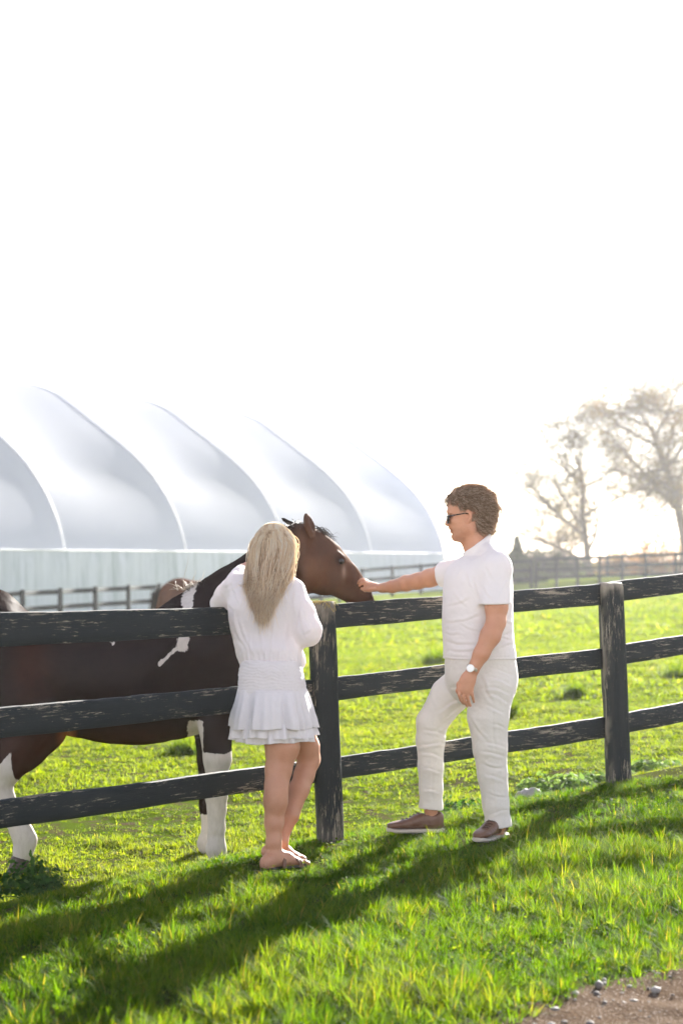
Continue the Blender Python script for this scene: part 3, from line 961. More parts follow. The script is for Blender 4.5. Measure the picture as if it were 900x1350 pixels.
# ------------------------------------------------------------------ fabric riding arena
def build_dome():
    A0 = np.array([-12.3, 75.0]); ST = np.array([3.6, 6.7]); L = np.linalg.norm(ST); ax = ST / L
    pr = np.array([ax[1], -ax[0]])
    half = np.array([(0, 8.40), (0.9, 8.18), (1.8, 7.68), (2.6, 7.10), (3.5, 6.50), (4.4, 5.88), (5.2, 5.26), (5.9, 4.60), (6.5, 3.80), (6.95, 2.95), (7.22, 2.2), (7.30, 1.75)])
    tt = np.linspace(0, 1, 60)
    s = np.concatenate([[0], np.cumsum(np.linalg.norm(np.diff(half, axis=0), axis=1))]); s /= s[-1]
    hw = np.interp(tt, s, half[:, 0]); hz = np.interp(tt, s, half[:, 1])
    for _ in range(6):
        hw[1:-1] = .5 * hw[1:-1] + .25 * (hw[:-2] + hw[2:]); hz[1:-1] = .5 * hz[1:-1] + .25 * (hz[:-2] + hz[2:])
    W = np.concatenate([-hw[::-1], hw[1:]]); Zp = np.concatenate([hz[::-1], hz[1:]])
    i0, i1, nb = -3, 3, 26
    root = empty('fabric_riding_arena', (*A0, gz(*A0)))
    tag(root, 'large white scalloped fabric riding arena filling the left background', 'building')
    # membrane
    us = np.linspace(i0, i1, (i1 - i0) * nb + 1)
    dW = np.gradient(W); dZ = np.gradient(Zp); nl = np.hypot(dW, dZ); nx, nz = -dZ / nl, dW / nl
    sgn = np.sign(nz[len(W) // 2]); nx, nz = nx * sgn, nz * sgn
    arc = np.abs(np.linspace(-1, 1, len(W)))
    V = np.zeros((len(us), len(W), 3))
    for i, u in enumerate(us):
        f = u - math.floor(u)
        sag = (0.26 + 0.30 * np.exp(-((arc - 0.64) / 0.19) ** 2)) * math.sin(PI * f) ** 1.15 * sstep(1.0, 0.58, arc)
        w = W - nx * sag; z = Zp - nz * sag
        c = A0 + ST * u
        V[i, :, 0] = c[0] + pr[0] * w; V[i, :, 1] = c[1] + pr[1] * w; V[i, :, 2] = z
    n, m = V.shape[:2]
    idx = np.arange(n * m).reshape(n, m)
    q = np.stack([idx[:-1, :-1], idx[1:, :-1], idx[1:, 1:], idx[:-1, 1:]], -1).reshape(-1, 4)
    mm, nt, out = mat('white_arena_fabric')
    tc = texco(nt, 'Object', (1, 1, 1))
    nz_ = noise(nt, tc, 0.5, 4)
    c = mixc(nt, nz_, (0.43, 0.435, 0.47), (0.47, 0.475, 0.51))
    d = N(nt, 'ShaderNodeBsdfPrincipled', {'Base Color': c, 'Roughness': 0.8, 'Specular IOR Level': 0.0})
    t = N(nt, 'ShaderNodeBsdfTranslucent', {'Color': (0.66, 0.69, 0.81, 1)})
    mx = N(nt, 'ShaderNodeMixShader', {0: 0.56, 1: d.outputs[0], 2: t.outputs[0]})
    nt.links.new(mx.outputs[0], out.inputs[0])
    a = mesh_np('roof_membrane', V.reshape(-1, 3), [q], mm)
    adopt(root, a)
    # arched ribs, slightly proud of the fabric
    fr = plain_mat('white_rib_sleeve', (0.78, 0.78, 0.80), 0.5, 0, 3, 0.05)
    for i in range(i0, i1 + 1):
        c = A0 + ST * i
        path = np.stack([c[0] + pr[0] * (W + nx * 0.02), c[1] + pr[1] * (W + nx * 0.02), Zp + nz * 0.02], 1)
        Vt, Q = tubes(path[None], np.full((1, len(W)), 0.035), 8)
        adopt(root, mesh_np('rib', Vt, [Q], fr))
    # side walls
    wm, nt, out = mat('streaked_side_wall_fabric')
    tc = texco(nt, 'Object', (1.2, 1.2, 0.06))
    st = noise(nt, tc, 3.2, 5, 0.7)
    big = noise(nt, texco(nt, 'Object', (0.2, 0.2, 0.1)), 1.5, 3)
    c = mixc(nt, ramp(nt, st, [(0.42, 0.0), (0.66, 0.9)]), (0.50, 0.54, 0.60), (0.28, 0.33, 0.36))
    c = mixc(nt, ramp(nt, big, [(0.4, 0.7), (0.6, 0.0)]), c, (0.47, 0.51, 0.57))
    d = N(nt, 'ShaderNodeBsdfPrincipled', {'Base Color': c, 'Roughness': 0.6})
    t = N(nt, 'ShaderNodeBsdfTranslucent', {'Color': c})
    mx = N(nt, 'ShaderNodeMixShader', {0: 0.25, 1: d.outputs[0], 2: t.outputs[0]})
    nt.links.new(mx.outputs[0], out.inputs[0])
    for sd in (1, -1):
        k = (i1 - i0) * 20 + 1
        u = np.linspace(i0, i1, k); zs = np.array([1.76, 1.55, 1.3, 0.6, 0.0, -0.6, -1.2])
        V = np.zeros((k, len(zs), 3))
        for j, z in enumerate(zs):
            off = 7.33 + 0.05 * np.sin(u * 2 * PI * 4 + j) * (0.3 if j < 2 else 1) + 0.02 * j
            cc = A0[None] + ST[None] * u[:, None] + pr[None] * (sd * off)[:, None]
            V[:, j, 0] = cc[:, 0]; V[:, j, 1] = cc[:, 1]; V[:, j, 2] = z
        idx = np.arange(k * len(zs)).reshape(k, len(zs))
        q = np.stack([idx[:-1, :-1], idx[1:, :-1], idx[1:, 1:], idx[:-1, 1:]], -1).reshape(-1, 4)
        adopt(root, mesh_np('side_wall', V.reshape(-1, 3), [q], wm))
        # seam batten where wall and roof meet
        cc = A0[None] + ST[None] * u[:, None] + pr[None] * sd * 7.36
        Vt, Q = tubes(np.concatenate([cc, np.full((k, 1), 1.78)], 1)[None], np.full((1, k), 0.018), 6)
        adopt(root, mesh_np('wall_seam', Vt, [Q], fr))
    # end walls
    for e in (i0, i1):
        c = A0 + ST * e
        top = np.stack([c[0] + pr[0] * W, c[1] + pr[1] * W, Zp], 1)
        bot = top.copy(); bot[:, 2] = -1.2
        V = np.concatenate([top, bot]); m = len(W)
        q = np.array([[i, i + 1, m + i + 1, m + i] for i in range(m - 1)])
        adopt(root, mesh_np('end_wall', V, [q], wm))


build_dome()


# ------------------------------------------------------------------ trees and shrubs
def make_tree(name, label, base, H, spread, levels, leaf_n, leaf_r, seed, lean=(0, 0), bark=None, leaf=None, trunk_r=0.16, droop=0.0, clear=0.22, group=None, cat='tree'):
    rng = np.random.default_rng(seed)
    root = empty(name, base)
    tag(root, label, cat, group)
    paths, rads, tips = [], [], []

    def grow(p, d, ln, r, lv):
        m = 7
        pts = [p]
        dd = d.copy()
        for i in range(m - 1):
            dd = dd + rng.normal(0, 0.13, 3) + np.array([0, 0, 0.05 - (droop * 0.22 if lv >= 2 else 0)])
            dd /= np.linalg.norm(dd)
            pts.append(pts[-1] + dd * ln / (m - 1))
        r1 = r * 0.45
        paths.append(pts); rads.append(np.linspace(r, r1, m))
        if lv >= levels - 2:
            tips.extend(pts[2:])
        if lv < levels:
            k = rng.integers(4, 8) if lv else rng.integers(9, 12)
            for _ in range(k):
                t = rng.uniform(clear if lv == 0 else 0.25, 1.0)
                i = min(int(t * (m - 1)), m - 2)
                q = pts[i] + (pts[i + 1] - pts[i]) * (t * (m - 1) - i)
                az = rng.uniform(0, 2 * PI)
                o = np.array([math.cos(az), math.sin(az), rng.uniform(0.25, 1.25) - droop * 0.8])
                nd = dd * 0.35 + o * spread; nd /= np.linalg.norm(nd)
                grow(q, nd, ln * rng.uniform(0.46, 0.74), r * (1 - 0.55 * t) * 0.6, lv + 1)
    d0 = np.array([lean[0], lean[1], 1.0]); d0 /= np.linalg.norm(d0)
    grow(np.zeros(3), d0, H * 0.86, trunk_r, 0)
    V, Q = tubes(np.array(paths), np.maximum(np.array(rads), 0.011), 4)
    mesh_np('trunk', V, [Q], bark, root)
    tips = np.array(tips)
    c = tips[rng.integers(0, len(tips), leaf_n)] + rng.normal(0, 0.42, (leaf_n, 3))
    # clumps: keep only leaves near random cluster centres
    a = rng.normal(0, 1, (leaf_n, 3)); a /= np.linalg.norm(a, axis=1, keepdims=True)
    b = np.cross(a, rng.normal(0, 1, (leaf_n, 3))); b /= np.linalg.norm(b, axis=1, keepdims=True)
    r = leaf_r * rng.uniform(0.6, 1.4, leaf_n)[:, None]
    V = np.stack([c - a * r, c - b * r * 0.55, c + a * r, c + b * r * 0.55], 1).reshape(-1, 3)
    mesh_np('crown', V, [np.arange(leaf_n * 4).reshape(leaf_n, 4)], leaf, root, False, {'rnd': np.repeat(rng.random(leaf_n), 4)})
    return root


def make_shrub(name, label, base, rx, ry, h, n, leaf_r, seed, leaf, bark, shape='round', cat='shrub', group=None, stems=14):
    rng = np.random.default_rng(seed)
    root = empty(name, base); tag(root, label, cat, group)
    u = rng.random(n) ** 0.55
    az = rng.uniform(0, 2 * PI, n)
    t = rng.random(n)
    if shape == 'round':
        el = np.arcsin(rng.uniform(-0.15, 1, n))
        lump = 1 + 0.22 * fbm(np.stack([np.cos(az) * 2, np.sin(az) * 2, el * 2], 1), 3, seed)
        c = np.stack([rx * u * np.cos(az) * np.cos(el) * lump, ry * u * np.sin(az) * np.cos(el) * lump, h * u * np.abs(np.sin(el)) * lump], 1)
    else:
        prof = np.interp(t, [0, .3, .5, .62, .75, 1], [1.1, 1.05, .75, .35, .16, .05])
        lump = 1 + 0.2 * fbm(np.stack([np.cos(az) * 2, np.sin(az) * 2, t * 5], 1), 3, seed)
        c = np.stack([rx * u * prof * np.cos(az) * lump, ry * u * prof * np.sin(az) * lump, h * t], 1)
    a = rng.normal(0, 1, (n, 3)); a /= np.linalg.norm(a, axis=1, keepdims=True)
    b = np.cross(a, rng.normal(0, 1, (n, 3))); b /= np.linalg.norm(b, axis=1, keepdims=True)
    r = leaf_r * rng.uniform(0.6, 1.5, n)[:, None]
    V = np.stack([c - a * r, c - b * r * 0.6, c + a * r, c + b * r * 0.6], 1).reshape(-1, 3)
    mesh_np('foliage', V, [np.arange(n * 4).reshape(n, 4)], leaf, root, False, {'rnd': np.repeat(np.clip(rng.normal(0.5, .25, n), 0, 1), 4)})
    ps = []
    for i in range(stems):
        e = c[rng.integers(0, n)]
        ps.append([np.array([e[0] * 0.12, e[1] * 0.12, -0.02]) * 1.0 + (e - np.array([0, 0, 0])) * tt + np.array([0, 0, 0.1 * h]) * math.sin(tt * PI) for tt in np.linspace(0, 1, 6)])
    V, Q = tubes(np.array(ps), np.tile(np.linspace(0.02, 0.006, 6) * h, (stems, 1)), 4)
    mesh_np('stem', V, [Q], bark, root)
    return root


BARK = plain_mat('grey_brown_bark', (0.10, 0.075, 0.055), 0.9, 0, 12, 0.35, 0.2, 0.5)
LF_T = leaf_mat('sparse_autumn_leaf', [(0.05, 0.04, 0.02), (0.09, 0.07, 0.025), (0.11, 0.11, 0.03), (0.15, 0.09, 0.04)], 0.4, (1.4, 1.2, 0.8))
LF_W = leaf_mat('willow_leaf', [(0.07, 0.055, 0.03), (0.11, 0.08, 0.035), (0.13, 0.13, 0.04), (0.17, 0.10, 0.06)], 0.45, (1.5, 1.2, 0.8))
LF_D = leaf_mat('dark_evergreen_leaf', [(0.02, 0.03, 0.014), (0.035, 0.05, 0.02), (0.05, 0.06, 0.025)], 0.15, (1.2, 1.2, 0.8))
LF_O = leaf_mat('orange_shrub_leaf', [(0.16, 0.08, 0.03), (0.22, 0.13, 0.05), (0.17, 0.16, 0.05)], 0.45, (1.4, 1.1, 0.8))
LF_G = leaf_mat('weed_leaf', [(0.018, 0.045, 0.012), (0.035, 0.085, 0.02), (0.06, 0.12, 0.03)], 0.38, (1.8, 1.8, 0.6))
LF_G2 = leaf_mat('pale_weed_leaf', [(0.04, 0.08, 0.03), (0.08, 0.13, 0.05), (0.13, 0.18, 0.08)], 0.42, (1.8, 1.8, 0.8))


def at(px, d, dz=0.0):
    x = (px - 450) / F * d
    return (x, d, gz(x, d) + dz)


make_tree('meadow_tree', 'slender sparse leafed tree leaning left behind the far right fence', at(778, 118), 9.0, 1.5, 4, 14000, 0.058, 5, (-0.08, 0), BARK, LF_T, 0.24, 0.30, 0.04)
make_tree('weeping_tree', 'large rounded drooping tree cut by the right edge of the photo', at(899, 112), 11.0, 1.6, 4, 42000, 0.060, 14, (0.0, 0), BARK, LF_W, 0.34, 0.6, 0.15)
make_tree('bare_sapling', 'small bare sapling beyond the far fence left of the slender tree', at(748, 130), 4.6, 0.9, 3, 1500, 0.09, 45, (0.05, 0), BARK, LF_T, 0.07, 0.1, 0.15)
make_shrub('conifer_shrub', 'dark conifer with a thin pointed top behind the man', at(681, 100), 1.35, 1.3, 2.5, 5200, 0.10, 3, LF_D, BARK, 'cone', 'shrub')
make_shrub('dark_hedge_bush', 'dark rounded bush low behind the far fence beside the pointed conifer', at(716, 122), 2.7, 1.4, 1.9, 4200, 0.12, 5, LF_D, BARK)
make_shrub('rusty_shrub', 'orange tinted shrub under the drooping tree at the far right', at(868, 118), 2.1, 1.4, 3.2, 2600, 0.10, 6, LF_O, BARK, 'round')
make_shrub('olive_shrub', 'olive brown shrub behind the far fence between the two trees', at(822, 124), 2.4, 1.2, 1.7, 2200, 0.11, 9, LF_O, BARK)


def make_weed(label, px, d, rx, ry, h, n, leaf, seed, lr=0.02):
    """low leafy plant: lobed leaves on short stalks"""
    rng = np.random.default_rng(seed)
    base = at(px, d)
    root = empty('weed_plant', base); tag(root, label, 'plant')
    u = rng.random(n) ** 0.5; az = rng.uniform(0, 2 * PI, n)
    dome = np.sqrt(np.clip(1 - u * u, 0, 1))
    lump = 1 + 0.25 * fbm(np.stack([np.cos(az) * u * 3, np.sin(az) * u * 3, 0 * u], 1), 2, seed)
    c = np.stack([rx * u * np.cos(az), ry * u * np.sin(az), h * (0.15 + 0.85 * dome) * lump * rng.uniform(0.45, 1.0, n)], 1)
    nrm = np.stack([c[:, 0] / rx * 0.9, c[:, 1] / ry * 0.9, np.full(n, 0.8)], 1) + rng.normal(0, 0.35, (n, 3)); nrm /= np.linalg.norm(nrm, axis=1, keepdims=True)
    t = np.cross(nrm, rng.normal(0, 1, (n, 3))); t /= np.linalg.norm(t, axis=1, keepdims=True); b = np.cross(nrm, t)
    r = lr * rng.uniform(0.6, 1.5, n)
    prof = [(0, 0), (.35, .42), (.55, .30), (.8, .55), (1.05, .28), (1.35, .34), (1.75, 0), (1.35, -.34), (1.05, -.28), (.8, -.55), (.55, -.30), (.35, -.42)]
    V = np.stack([c + (t * a + b * w + nrm * (0.10 * abs(w) - 0.08 * a * a)) * r[:, None] for a, w in prof], 1)
    k = len(prof)
    mesh_np('foliage', V.reshape(-1, 3), [np.arange(n * k).reshape(n, k)], leaf, root, False, {'rnd': np.repeat(np.clip(rng.normal(0.5, .25, n), 0, 1), k)})
    m = 70
    e = c[:m]
    ps = np.stack([e * tt * np.array([1, 1, 1]) + np.array([0, 0, 0.12 * h]) * math.sin(tt * PI) for tt in np.linspace(0, 1, 5)], 1)
    Vt, Q = tubes(ps, np.tile(np.linspace(0.004, 0.0015, 5), (len(e), 1)), 4)
    mesh_np('stem', Vt, [Q], leaf, root, True, {'rnd': np.full(len(Vt), 0.4)})


make_weed('dark green leafy weed clump at the left edge below the raised hoof', 42, 8.35, 0.17, 0.13, 0.19, 760, LF_G, 3, 0.016)
make_weed('shaded leafy weed showing between the legs of the man behind the rail', 612, 10.75, 0.17, 0.14, 0.13, 420, LF_G, 4, 0.018)
make_weed('spreading pale weed beside the small grey rock', 735, 10.95, 0.27, 0.16, 0.13, 560, LF_G2, 5, 0.020)
make_weed('low pale weed between the rock weed and the cracked post', 780, 11.15, 0.16, 0.12, 0.09, 300, LF_G2, 6, 0.018)
make_weed('leafy weed growing just behind the trouser leg of the man', 668, 10.9, 0.11, 0.10, 0.10, 200, LF_G2, 7, 0.018)
make_weed('pale weed patch right of the cracked post', 872, 11.6, 0.26, 0.14, 0.09, 420, LF_G2, 8, 0.018)


def make_mound(label, px, py, d, r, h, seed):
    rng = np.random.default_rng(seed); n = 380
    root_xy = at(px, d)
    x = root_xy[0] + rng.normal(0, r * 0.5, n); y = root_xy[1] + rng.normal(0, r * 0.35, n)
    k = np.exp(-(((x - root_xy[0]) / r) ** 2 + ((y - root_xy[1]) / r) ** 2))
    b = np.stack([x, y, ground(x, y)], 1)
    V, Q, T, rr = blades(b, h * (0.4 + k) * rng.lognormal(0, .25, n), rng.uniform(.008, .016, n), rng.uniform(.2, 1.4, n), rng.uniform(0, 2 * PI, n), np.clip(rng.normal(0.28, .14, n), 0, 1), 2)
    o = mesh_np('grass_tussock', V, [Q, T], SHORT, None, True, {'rnd': rr}, root_xy)
    tag(o, label, 'tussock')


make_mound('dark grass tussock in the paddock just right of the standing leg', 668, 932, 17.5, 0.11, 0.14, 1)
make_mound('dark tussock in the paddock midway between man and cracked post', 758, 917, 19.5, 0.12, 0.12, 2)
make_mound('long dark tussock at the right edge between upper and middle rail', 893, 896, 22.0, 0.22, 0.15, 3)
make_mound('dark tussock seen under the upper rail left of the shirt of the man', 572, 858, 27.0, 0.26, 0.2, 4)
make_mound('dark tussock behind the front leg of the pinto horse', 244, 975, 15.5, 0.16, 0.12, 5)


def make_rock():
    base = np.array(at(697, 10.62)); base[2] -= 0.01
    v = Vol((-.14, -.12, -.07), (.14, .12, .12), 0.006)
    v.ell((0, 0, 0.01), (0.085, 0.06, 0.055), 0.0)
    v.ell((0.03, 0.02, 0.03), (0.045, 0.04, 0.04), 0.02)
    vv, q, t = v.mesh()
    n = normals(vv, q)
    vv = vv + n * (0.011 * fbm(vv * 22, 3, 4) + 0.004 * fbm(vv * 90, 2, 5))[:, None]
    m = plain_mat('pale_field_stone', (0.26, 0.25, 0.24), 0.85, 0, 40, 0.4, 0.3, 0.6)
    o = mesh_np('rock', vv + base, [q] + ([t] if len(t) else []), m, origin=base)
    tag(o, 'small pale grey rock at the foot of the rail behind the man', 'rock')


make_rock()

# ------------------------------------------------------------------ horses
def coat_mat(name):
    m, nt, out = mat(name)
    tc = texco(nt)
    a = nt.nodes.new('ShaderNodeAttribute'); a.attribute_name = 'coat'
    w = nt.nodes.new('ShaderNodeAttribute'); w.attribute_name = 'white'
    n1 = noise(nt, texco(nt, 'Object', (1, 1, 0.35)), 60, 4, 0.6)
    n2 = noise(nt, tc, 9, 6, 0.65)
    c = mixc(nt, n2, (0, 0, 0), (0.25, 0.25, 0.25))
    base = mixc(nt, 1.0, a.outputs['Color'], mixc(nt, n2, (0.45, 0.42, 0.40), (1.55, 1.52, 1.5)), 'MULTIPLY')
    ad = N(nt, 'ShaderNodeMath', {0: n1, 1: 0.5}, operation='SUBTRACT')
    ad2 = N(nt, 'ShaderNodeMath', {0: ad.outputs[0], 1: 0.85}, operation='MULTIPLY')
    s = N(nt, 'ShaderNodeMath', {0: w.outputs['Fac'], 1: ad2.outputs[0]}, operation='ADD')
    f = ramp(nt, s.outputs[0], [(0.44, 0.0), (0.56, 1.0)])
    white = mixc(nt, n1, (0.40, 0.35, 0.30), (0.62, 0.57, 0.52))
    c = mixc(nt, f, base, white)
    fine = noise(nt, texco(nt, 'Object', (1, 1, 0.25)), 420, 2)
    b = bump(nt, fine, 0.25, 0.003)
    p = N(nt, 'ShaderNodeBsdfPrincipled', {'Base Color': c, 'Roughness': 0.55, 'Specular IOR Level': 0.0, 'Normal': b,
                                           'Sheen Weight': 0.0, 'Sheen Roughness': 0.35, 'Sheen Tint': (1.0, 0.8, 0.6, 1)})
    gl = N(nt, 'ShaderNodeBsdfGlossy', {'Color': (1, 1, 1, 1), 'Roughness': 0.42, 'Normal': b})
    mx = N(nt, 'ShaderNodeMixShader', {0: 0.009, 1: p.outputs[0], 2: gl.outputs[0]})
    nt.links.new(mx.outputs[0], out.inputs[0])
    return m


COAT = coat_mat('horse_coat')
HOOF = plain_mat('horn_hoof', (0.075, 0.055, 0.045), 0.6, 0, 50, 0.4, 0.4, 0.2, (1, 1, 3))
MANE = hair_mat('dark_horse_hair', [(0.010, 0.008, 0.007), (0.03, 0.02, 0.014), (0.06, 0.035, 0.02)], 0.4, 0.25)
PALEM = hair_mat('pale_horse_hair', [(0.30, 0.24, 0.18), (0.55, 0.48, 0.40)], 0.5, 0.35)
WET = plain_mat('dark_wet_eye', (0.008, 0.006, 0.005), 0.06, 0, 10, 0.1, 0.6)


def seg_mask(v, pts, soft=0.02):
    """soft inside mask of polygon pts (list of (px,py)) in the side view at distance 9.75; returns ~0..1"""
    q = np.array([P(a, b, 9.75)[[0, 2]] for a, b in pts])
    x, z = v[:, 0] * 9.75 / v[:, 1], (v[:, 2] - CAMZ) * 9.75 / v[:, 1] + CAMZ
    ins = np.zeros(len(v), bool); dmin = np.full(len(v), 9.0)
    for i in range(len(q)):
        a, b = q[i], q[(i + 1) % len(q)]
        c = ((a[1] > z) != (b[1] > z)) & (x < (b[0] - a[0]) * (z - a[1]) / (b[1] - a[1] + 1e-12) + a[0])
        ins ^= c
        t = np.clip(((x - a[0]) * (b[0] - a[0]) + (z - a[1]) * (b[1] - a[1])) / ((b - a) @ (b - a)), 0, 1)
        dmin = np.minimum(dmin, np.hypot(x - a[0] - t * (b[0] - a[0]), z - a[1] - t * (b[1] - a[1])))
    sdist = np.where(ins, dmin, -dmin)
    return np.clip(0.5 + sdist / (2 * soft), 0, 1)


def build_pinto():
    D0 = 9.90
    H = lambda px, py, d=D0: P(px, py, d)
    v = Vol((-2.45, 9.3, -0.25), (0.30, 10.45, 1.78), 0.0085)
    X, Y, Z = V3(1, 0, 0), V3(0, 1, 0), V3(0, 0, 1)
    sc = D0 / F
    xr = lambda px: (px - 450) * sc
    zr = lambda py: CAMZ - (py - 740) * sc
    st = []
    for px, top, bot, hw in ((-118, 840, 905, .07), (-108, 806, 930, .16), (-85, 782, 955, .235), (-50, 771, 968, .275), (-12, 773, 972, .285), (12, 783, 972, .28), (36, 805, 971, .275), (75, 812, 967, .275), (105, 813, 973, .285),
                             (150, 815, 981, .30), (195, 808, 981, .305), (230, 792, 975, .29), (262, 779, 968, .265), (295, 772, 962, .25), (330, 778, 952, .23), (358, 795, 930, .18), (372, 820, 900, .10)):
        st.append((xr(px), D0, (zr(top) + zr(bot)) / 2, hw, (zr(top) - zr(bot)) / 2))
    v.loft(Y, Z, X, st, 0.02, 2.15)
    # haunch, shoulder, chest masses
    for sy in (-1, 1):
        v.ell((xr(-38), D0 + sy * .17, zr(880)), (.30, .15, .36), 0.08)
        v.ell((xr(305), D0 + sy * .145, zr(880)), (.17, .11, .30), 0.09)
    v.ell((xr(345), D0, zr(880)), (.13, .17, .18), 0.06)
    # neck and crest, head turned a little away
    v.chain([H(285, 845), H(325, 805, 9.91), H(362, 762, 9.93), H(392, 728, 9.93)], [.30, .235, .175, .13], 0.06, (Y, 0.50))
    v.chain([H(262, 789), H(300, 768), H(330, 752, 9.91), H(358, 724, 9.93), H(384, 705, 9.93)], [.05, .05, .05, .045, .045], 0.05)
    # head
    a0, a1 = H(404, 722, 9.92), H(474, 786, 10.10)
    ax = (a1 - a0) / np.linalg.norm(a1 - a0)
    sn = np.cross(ax, Z); sn /= np.linalg.norm(sn)          # sideways axis of the head
    if sn[1] > 0: sn = -sn                                   # towards the camera
    up = np.cross(sn, ax); up /= np.linalg.norm(up)
    if up[2] < 0: up = -up
    pt = lambda t, u=0.0, s=0.0: a0 + ax * t + up * u + sn * s
    Ln = np.linalg.norm(a1 - a0)
    v.chain([pt(-.02, 0), pt(.10, .0), pt(.20, -.002), pt(.30, .002), pt(Ln, -.002), pt(Ln + .05, -.012)], [.108, .122, .112, .088, .066, .058], 0.025, (sn, 0.66))
    v.ell(pt(.07, -.068), (.125, .13, .088), 0.04, rot=[ax, up, sn])                 # cheeks
    v.ell(pt(.14, -.105), (.11, .050, .062), 0.04, rot=[ax, up, sn])
    v.chain([pt(.02, .075), pt(.14, .088), pt(.28, .070), pt(Ln, .048)], [.035, .034, .028, .026], 0.03)     # nasal bone
    for s in (-1, 1):
        v.ell(pt(.165, .056, s * .066), (.046, .030, .026), 0.018, rot=[ax, up, sn])  # brow over the eye
        v.chain([pt(.16, -.01, s * .066), pt(.24, -.020, s * .062), pt(.29, -.024, s * .050)], [.016, .013, .006], 0.010)  # facial crest
        v.ell(pt(Ln + .03, .012, s * .034), (.032, .024, .018), 0.015, rot=[ax, up, sn])  # nostril
        v.ell(pt(Ln + .045, .015, s * .050), (.017, .010, .012), 0.006, rot=[ax, up, sn], mode='s')
        v.ell(pt(.172, .046, s * .088), (.017, .013, .012), 0.008, rot=[ax, up, sn], mode='s')
    v.chain([pt(Ln + .01, -.03), pt(Ln + .055, -.045)], [.038, .026], 0.02, (sn, 0.8))   # lips
    v.ell(pt(Ln + .0, -.062), (.03, .022, .026), 0.02, rot=[ax, up, sn])
    # ears
    def ear(b, tip, face, w):
        m_ = (b + tip) / 2
        n_ = face / np.linalg.norm(face)
        d_ = tip - b
        v.chain([b, b + d_ * .35, b + d_ * .72, tip], [w * .85, w, w * .62, .005], 0.012, (n_, .55))
        v.chain([b + d_ * .2 + n_ * .020, b + d_ * .55 + n_ * .022, b + d_ * .85 + n_ * .014], [w * .55, w * .62, w * .25], 0.004, (n_, .6), 's')
    ear(H(410, 702, 9.83), H(403, 676.5, 9.83), V3(.75, -.35, .2), .041)
    ear(H(394, 697, 10.0), H(370, 682, 10.03), V3(.2, .1, .8), .030)
    # legs: (points, radii)
    def g(px, d): return gz((px - 450) / F * d, d)
    legs = {}
    d = 9.70
    z0 = g(286, d)
    fk = H(286, 1052, d)
    v.chain([H(300, 900, 9.76), H(285, 955, 9.72), H(286, 1000, d), H(285.5, 1030, d), H(285, 1048, d), H(286, 1066, d), H(287, 1092, d), H(286, 1112, d), H(285, 1120, d), H(288, 1132, d)],
            [.13, .088, .070, .055, .055, .045, .038, .040, .049, .044], 0.02, (Y, .86))
    v.chain([H(279, 1066, d), H(279, 1110, d)], [.018, .020], 0.015)     # tendon
    v.ell(H(278, 1120, d), (.022, .02, .026), 0.02)
    d2 = 10.10
    v.chain([H(290, 900, 10.05), H(276, 955, 10.08), H(277, 1000, d2), H(276, 1045, d2), H(275, 1062, d2), H(276, 1090, d2), H(273, 1112, d2), H(275, 1124, d2)],
            [.13, .088, .068, .056, .046, .038, .049, .044], 0.02, (Y, .86))
    # resting near hind leg
    dh = 9.62
    v.chain([H(-20, 860, 9.74), H(25, 930, 9.70), H(55, 958, 9.68)], [.24, .20, .125], 0.05, (Y, .6))
    v.chain([H(50, 955, 9.68), H(28, 985, 9.66), H(8, 1012, dh), H(-2, 1034, dh), H(4, 1052, dh), H(17, 1076, dh), H(29, 1097, dh), H(34, 1108, dh), H(31, 1122, dh), H(28, 1132, dh)],
            [.15, .128, .088, .062, .056, .045, .052, .053, .045, .042], 0.025, (Y, .74))
    v.ell(H(-12, 1026, dh), (.03, .028, .045), 0.03)           # point of hock
    # far hind leg straight
    v.chain([H(-60, 870, 10.05), H(-45, 950, 10.08), H(-66, 1010, 10.1), H(-86, 1040, 10.1), H(-84, 1075, 10.1), H(-82, 1108, 10.1), H(-76, 1122, 10.1)],
            [.26, .17, .085, .06, .044, .05, .042], 0.04, (Y, .62))
    v.chain([H(-118, 815), H(-126, 850), H(-126, 900)], [.05, .045, .03], 0.03)

    def coat(p):
        n = len(p)
        k = fbm(p * 5, 3, 9)
        x9 = p[:, 0] * 9.75 / p[:, 1] * F / 9.75 + 450
        y9 = -(p[:, 2] - CAMZ) * F / p[:, 1] + 740
        col = np.tile(np.array([0.015, 0.0085, 0.0065]), (n, 1))
        def blend(m, c): col[:] = col * (1 - m[:, None]) + np.array(c) * m[:, None]
        blend(np.exp(-((x9 - 40) / 28) ** 2 - ((y9 - 885) / 55) ** 2) * 0.8, (0.040, 0.014, 0.006))
        blend(sstep(945, 985, y9) * sstep(265, 230, x9) * sstep(-40, 20, x9) * .5, (0.055, 0.019, 0.008))
        blend(sstep(70, 95, x9) * sstep(105, 90, x9) * sstep(955, 968, y9), (0.25, 0.08, 0.02))
        # bay head
        hd = sstep(378, 402, x9)
        t = (p - a0) @ ax; u = (p - a0) @ up
        bay = np.array([0.086, 0.041, 0.023])
        blend(hd, bay)
        blend(hd * sstep(-.02, -.12, u) * sstep(.26, .1, t) * .25, (0.16, 0.07, 0.034))
        blend(hd * sstep(Ln - .06, Ln + .05, t) * 0.75, (0.030, 0.016, 0.011))
        blend(hd * np.exp(-((t - .165) / .04) ** 2 - ((u - .045) / .03) ** 2) * .6, (0.03, 0.014, 0.01))
        blend(sstep(408, 392, x9) * sstep(372, 388, x9) * sstep(720, 760, y9) * .7, (0.02, 0.012, 0.01))
        blend(hd * sstep(.055, -.02, t) * sstep(.02, .08, u) * .55, (0.04, 0.02, 0.013))
        blend(hd * np.exp(-((x9 - 453) / 2.6) ** 2 - ((y9 - 753) / 9.5) ** 2) * .55, (0.36, 0.26, 0.20))  # painted highlight: sunlit streak below the eye, put into the coat colour
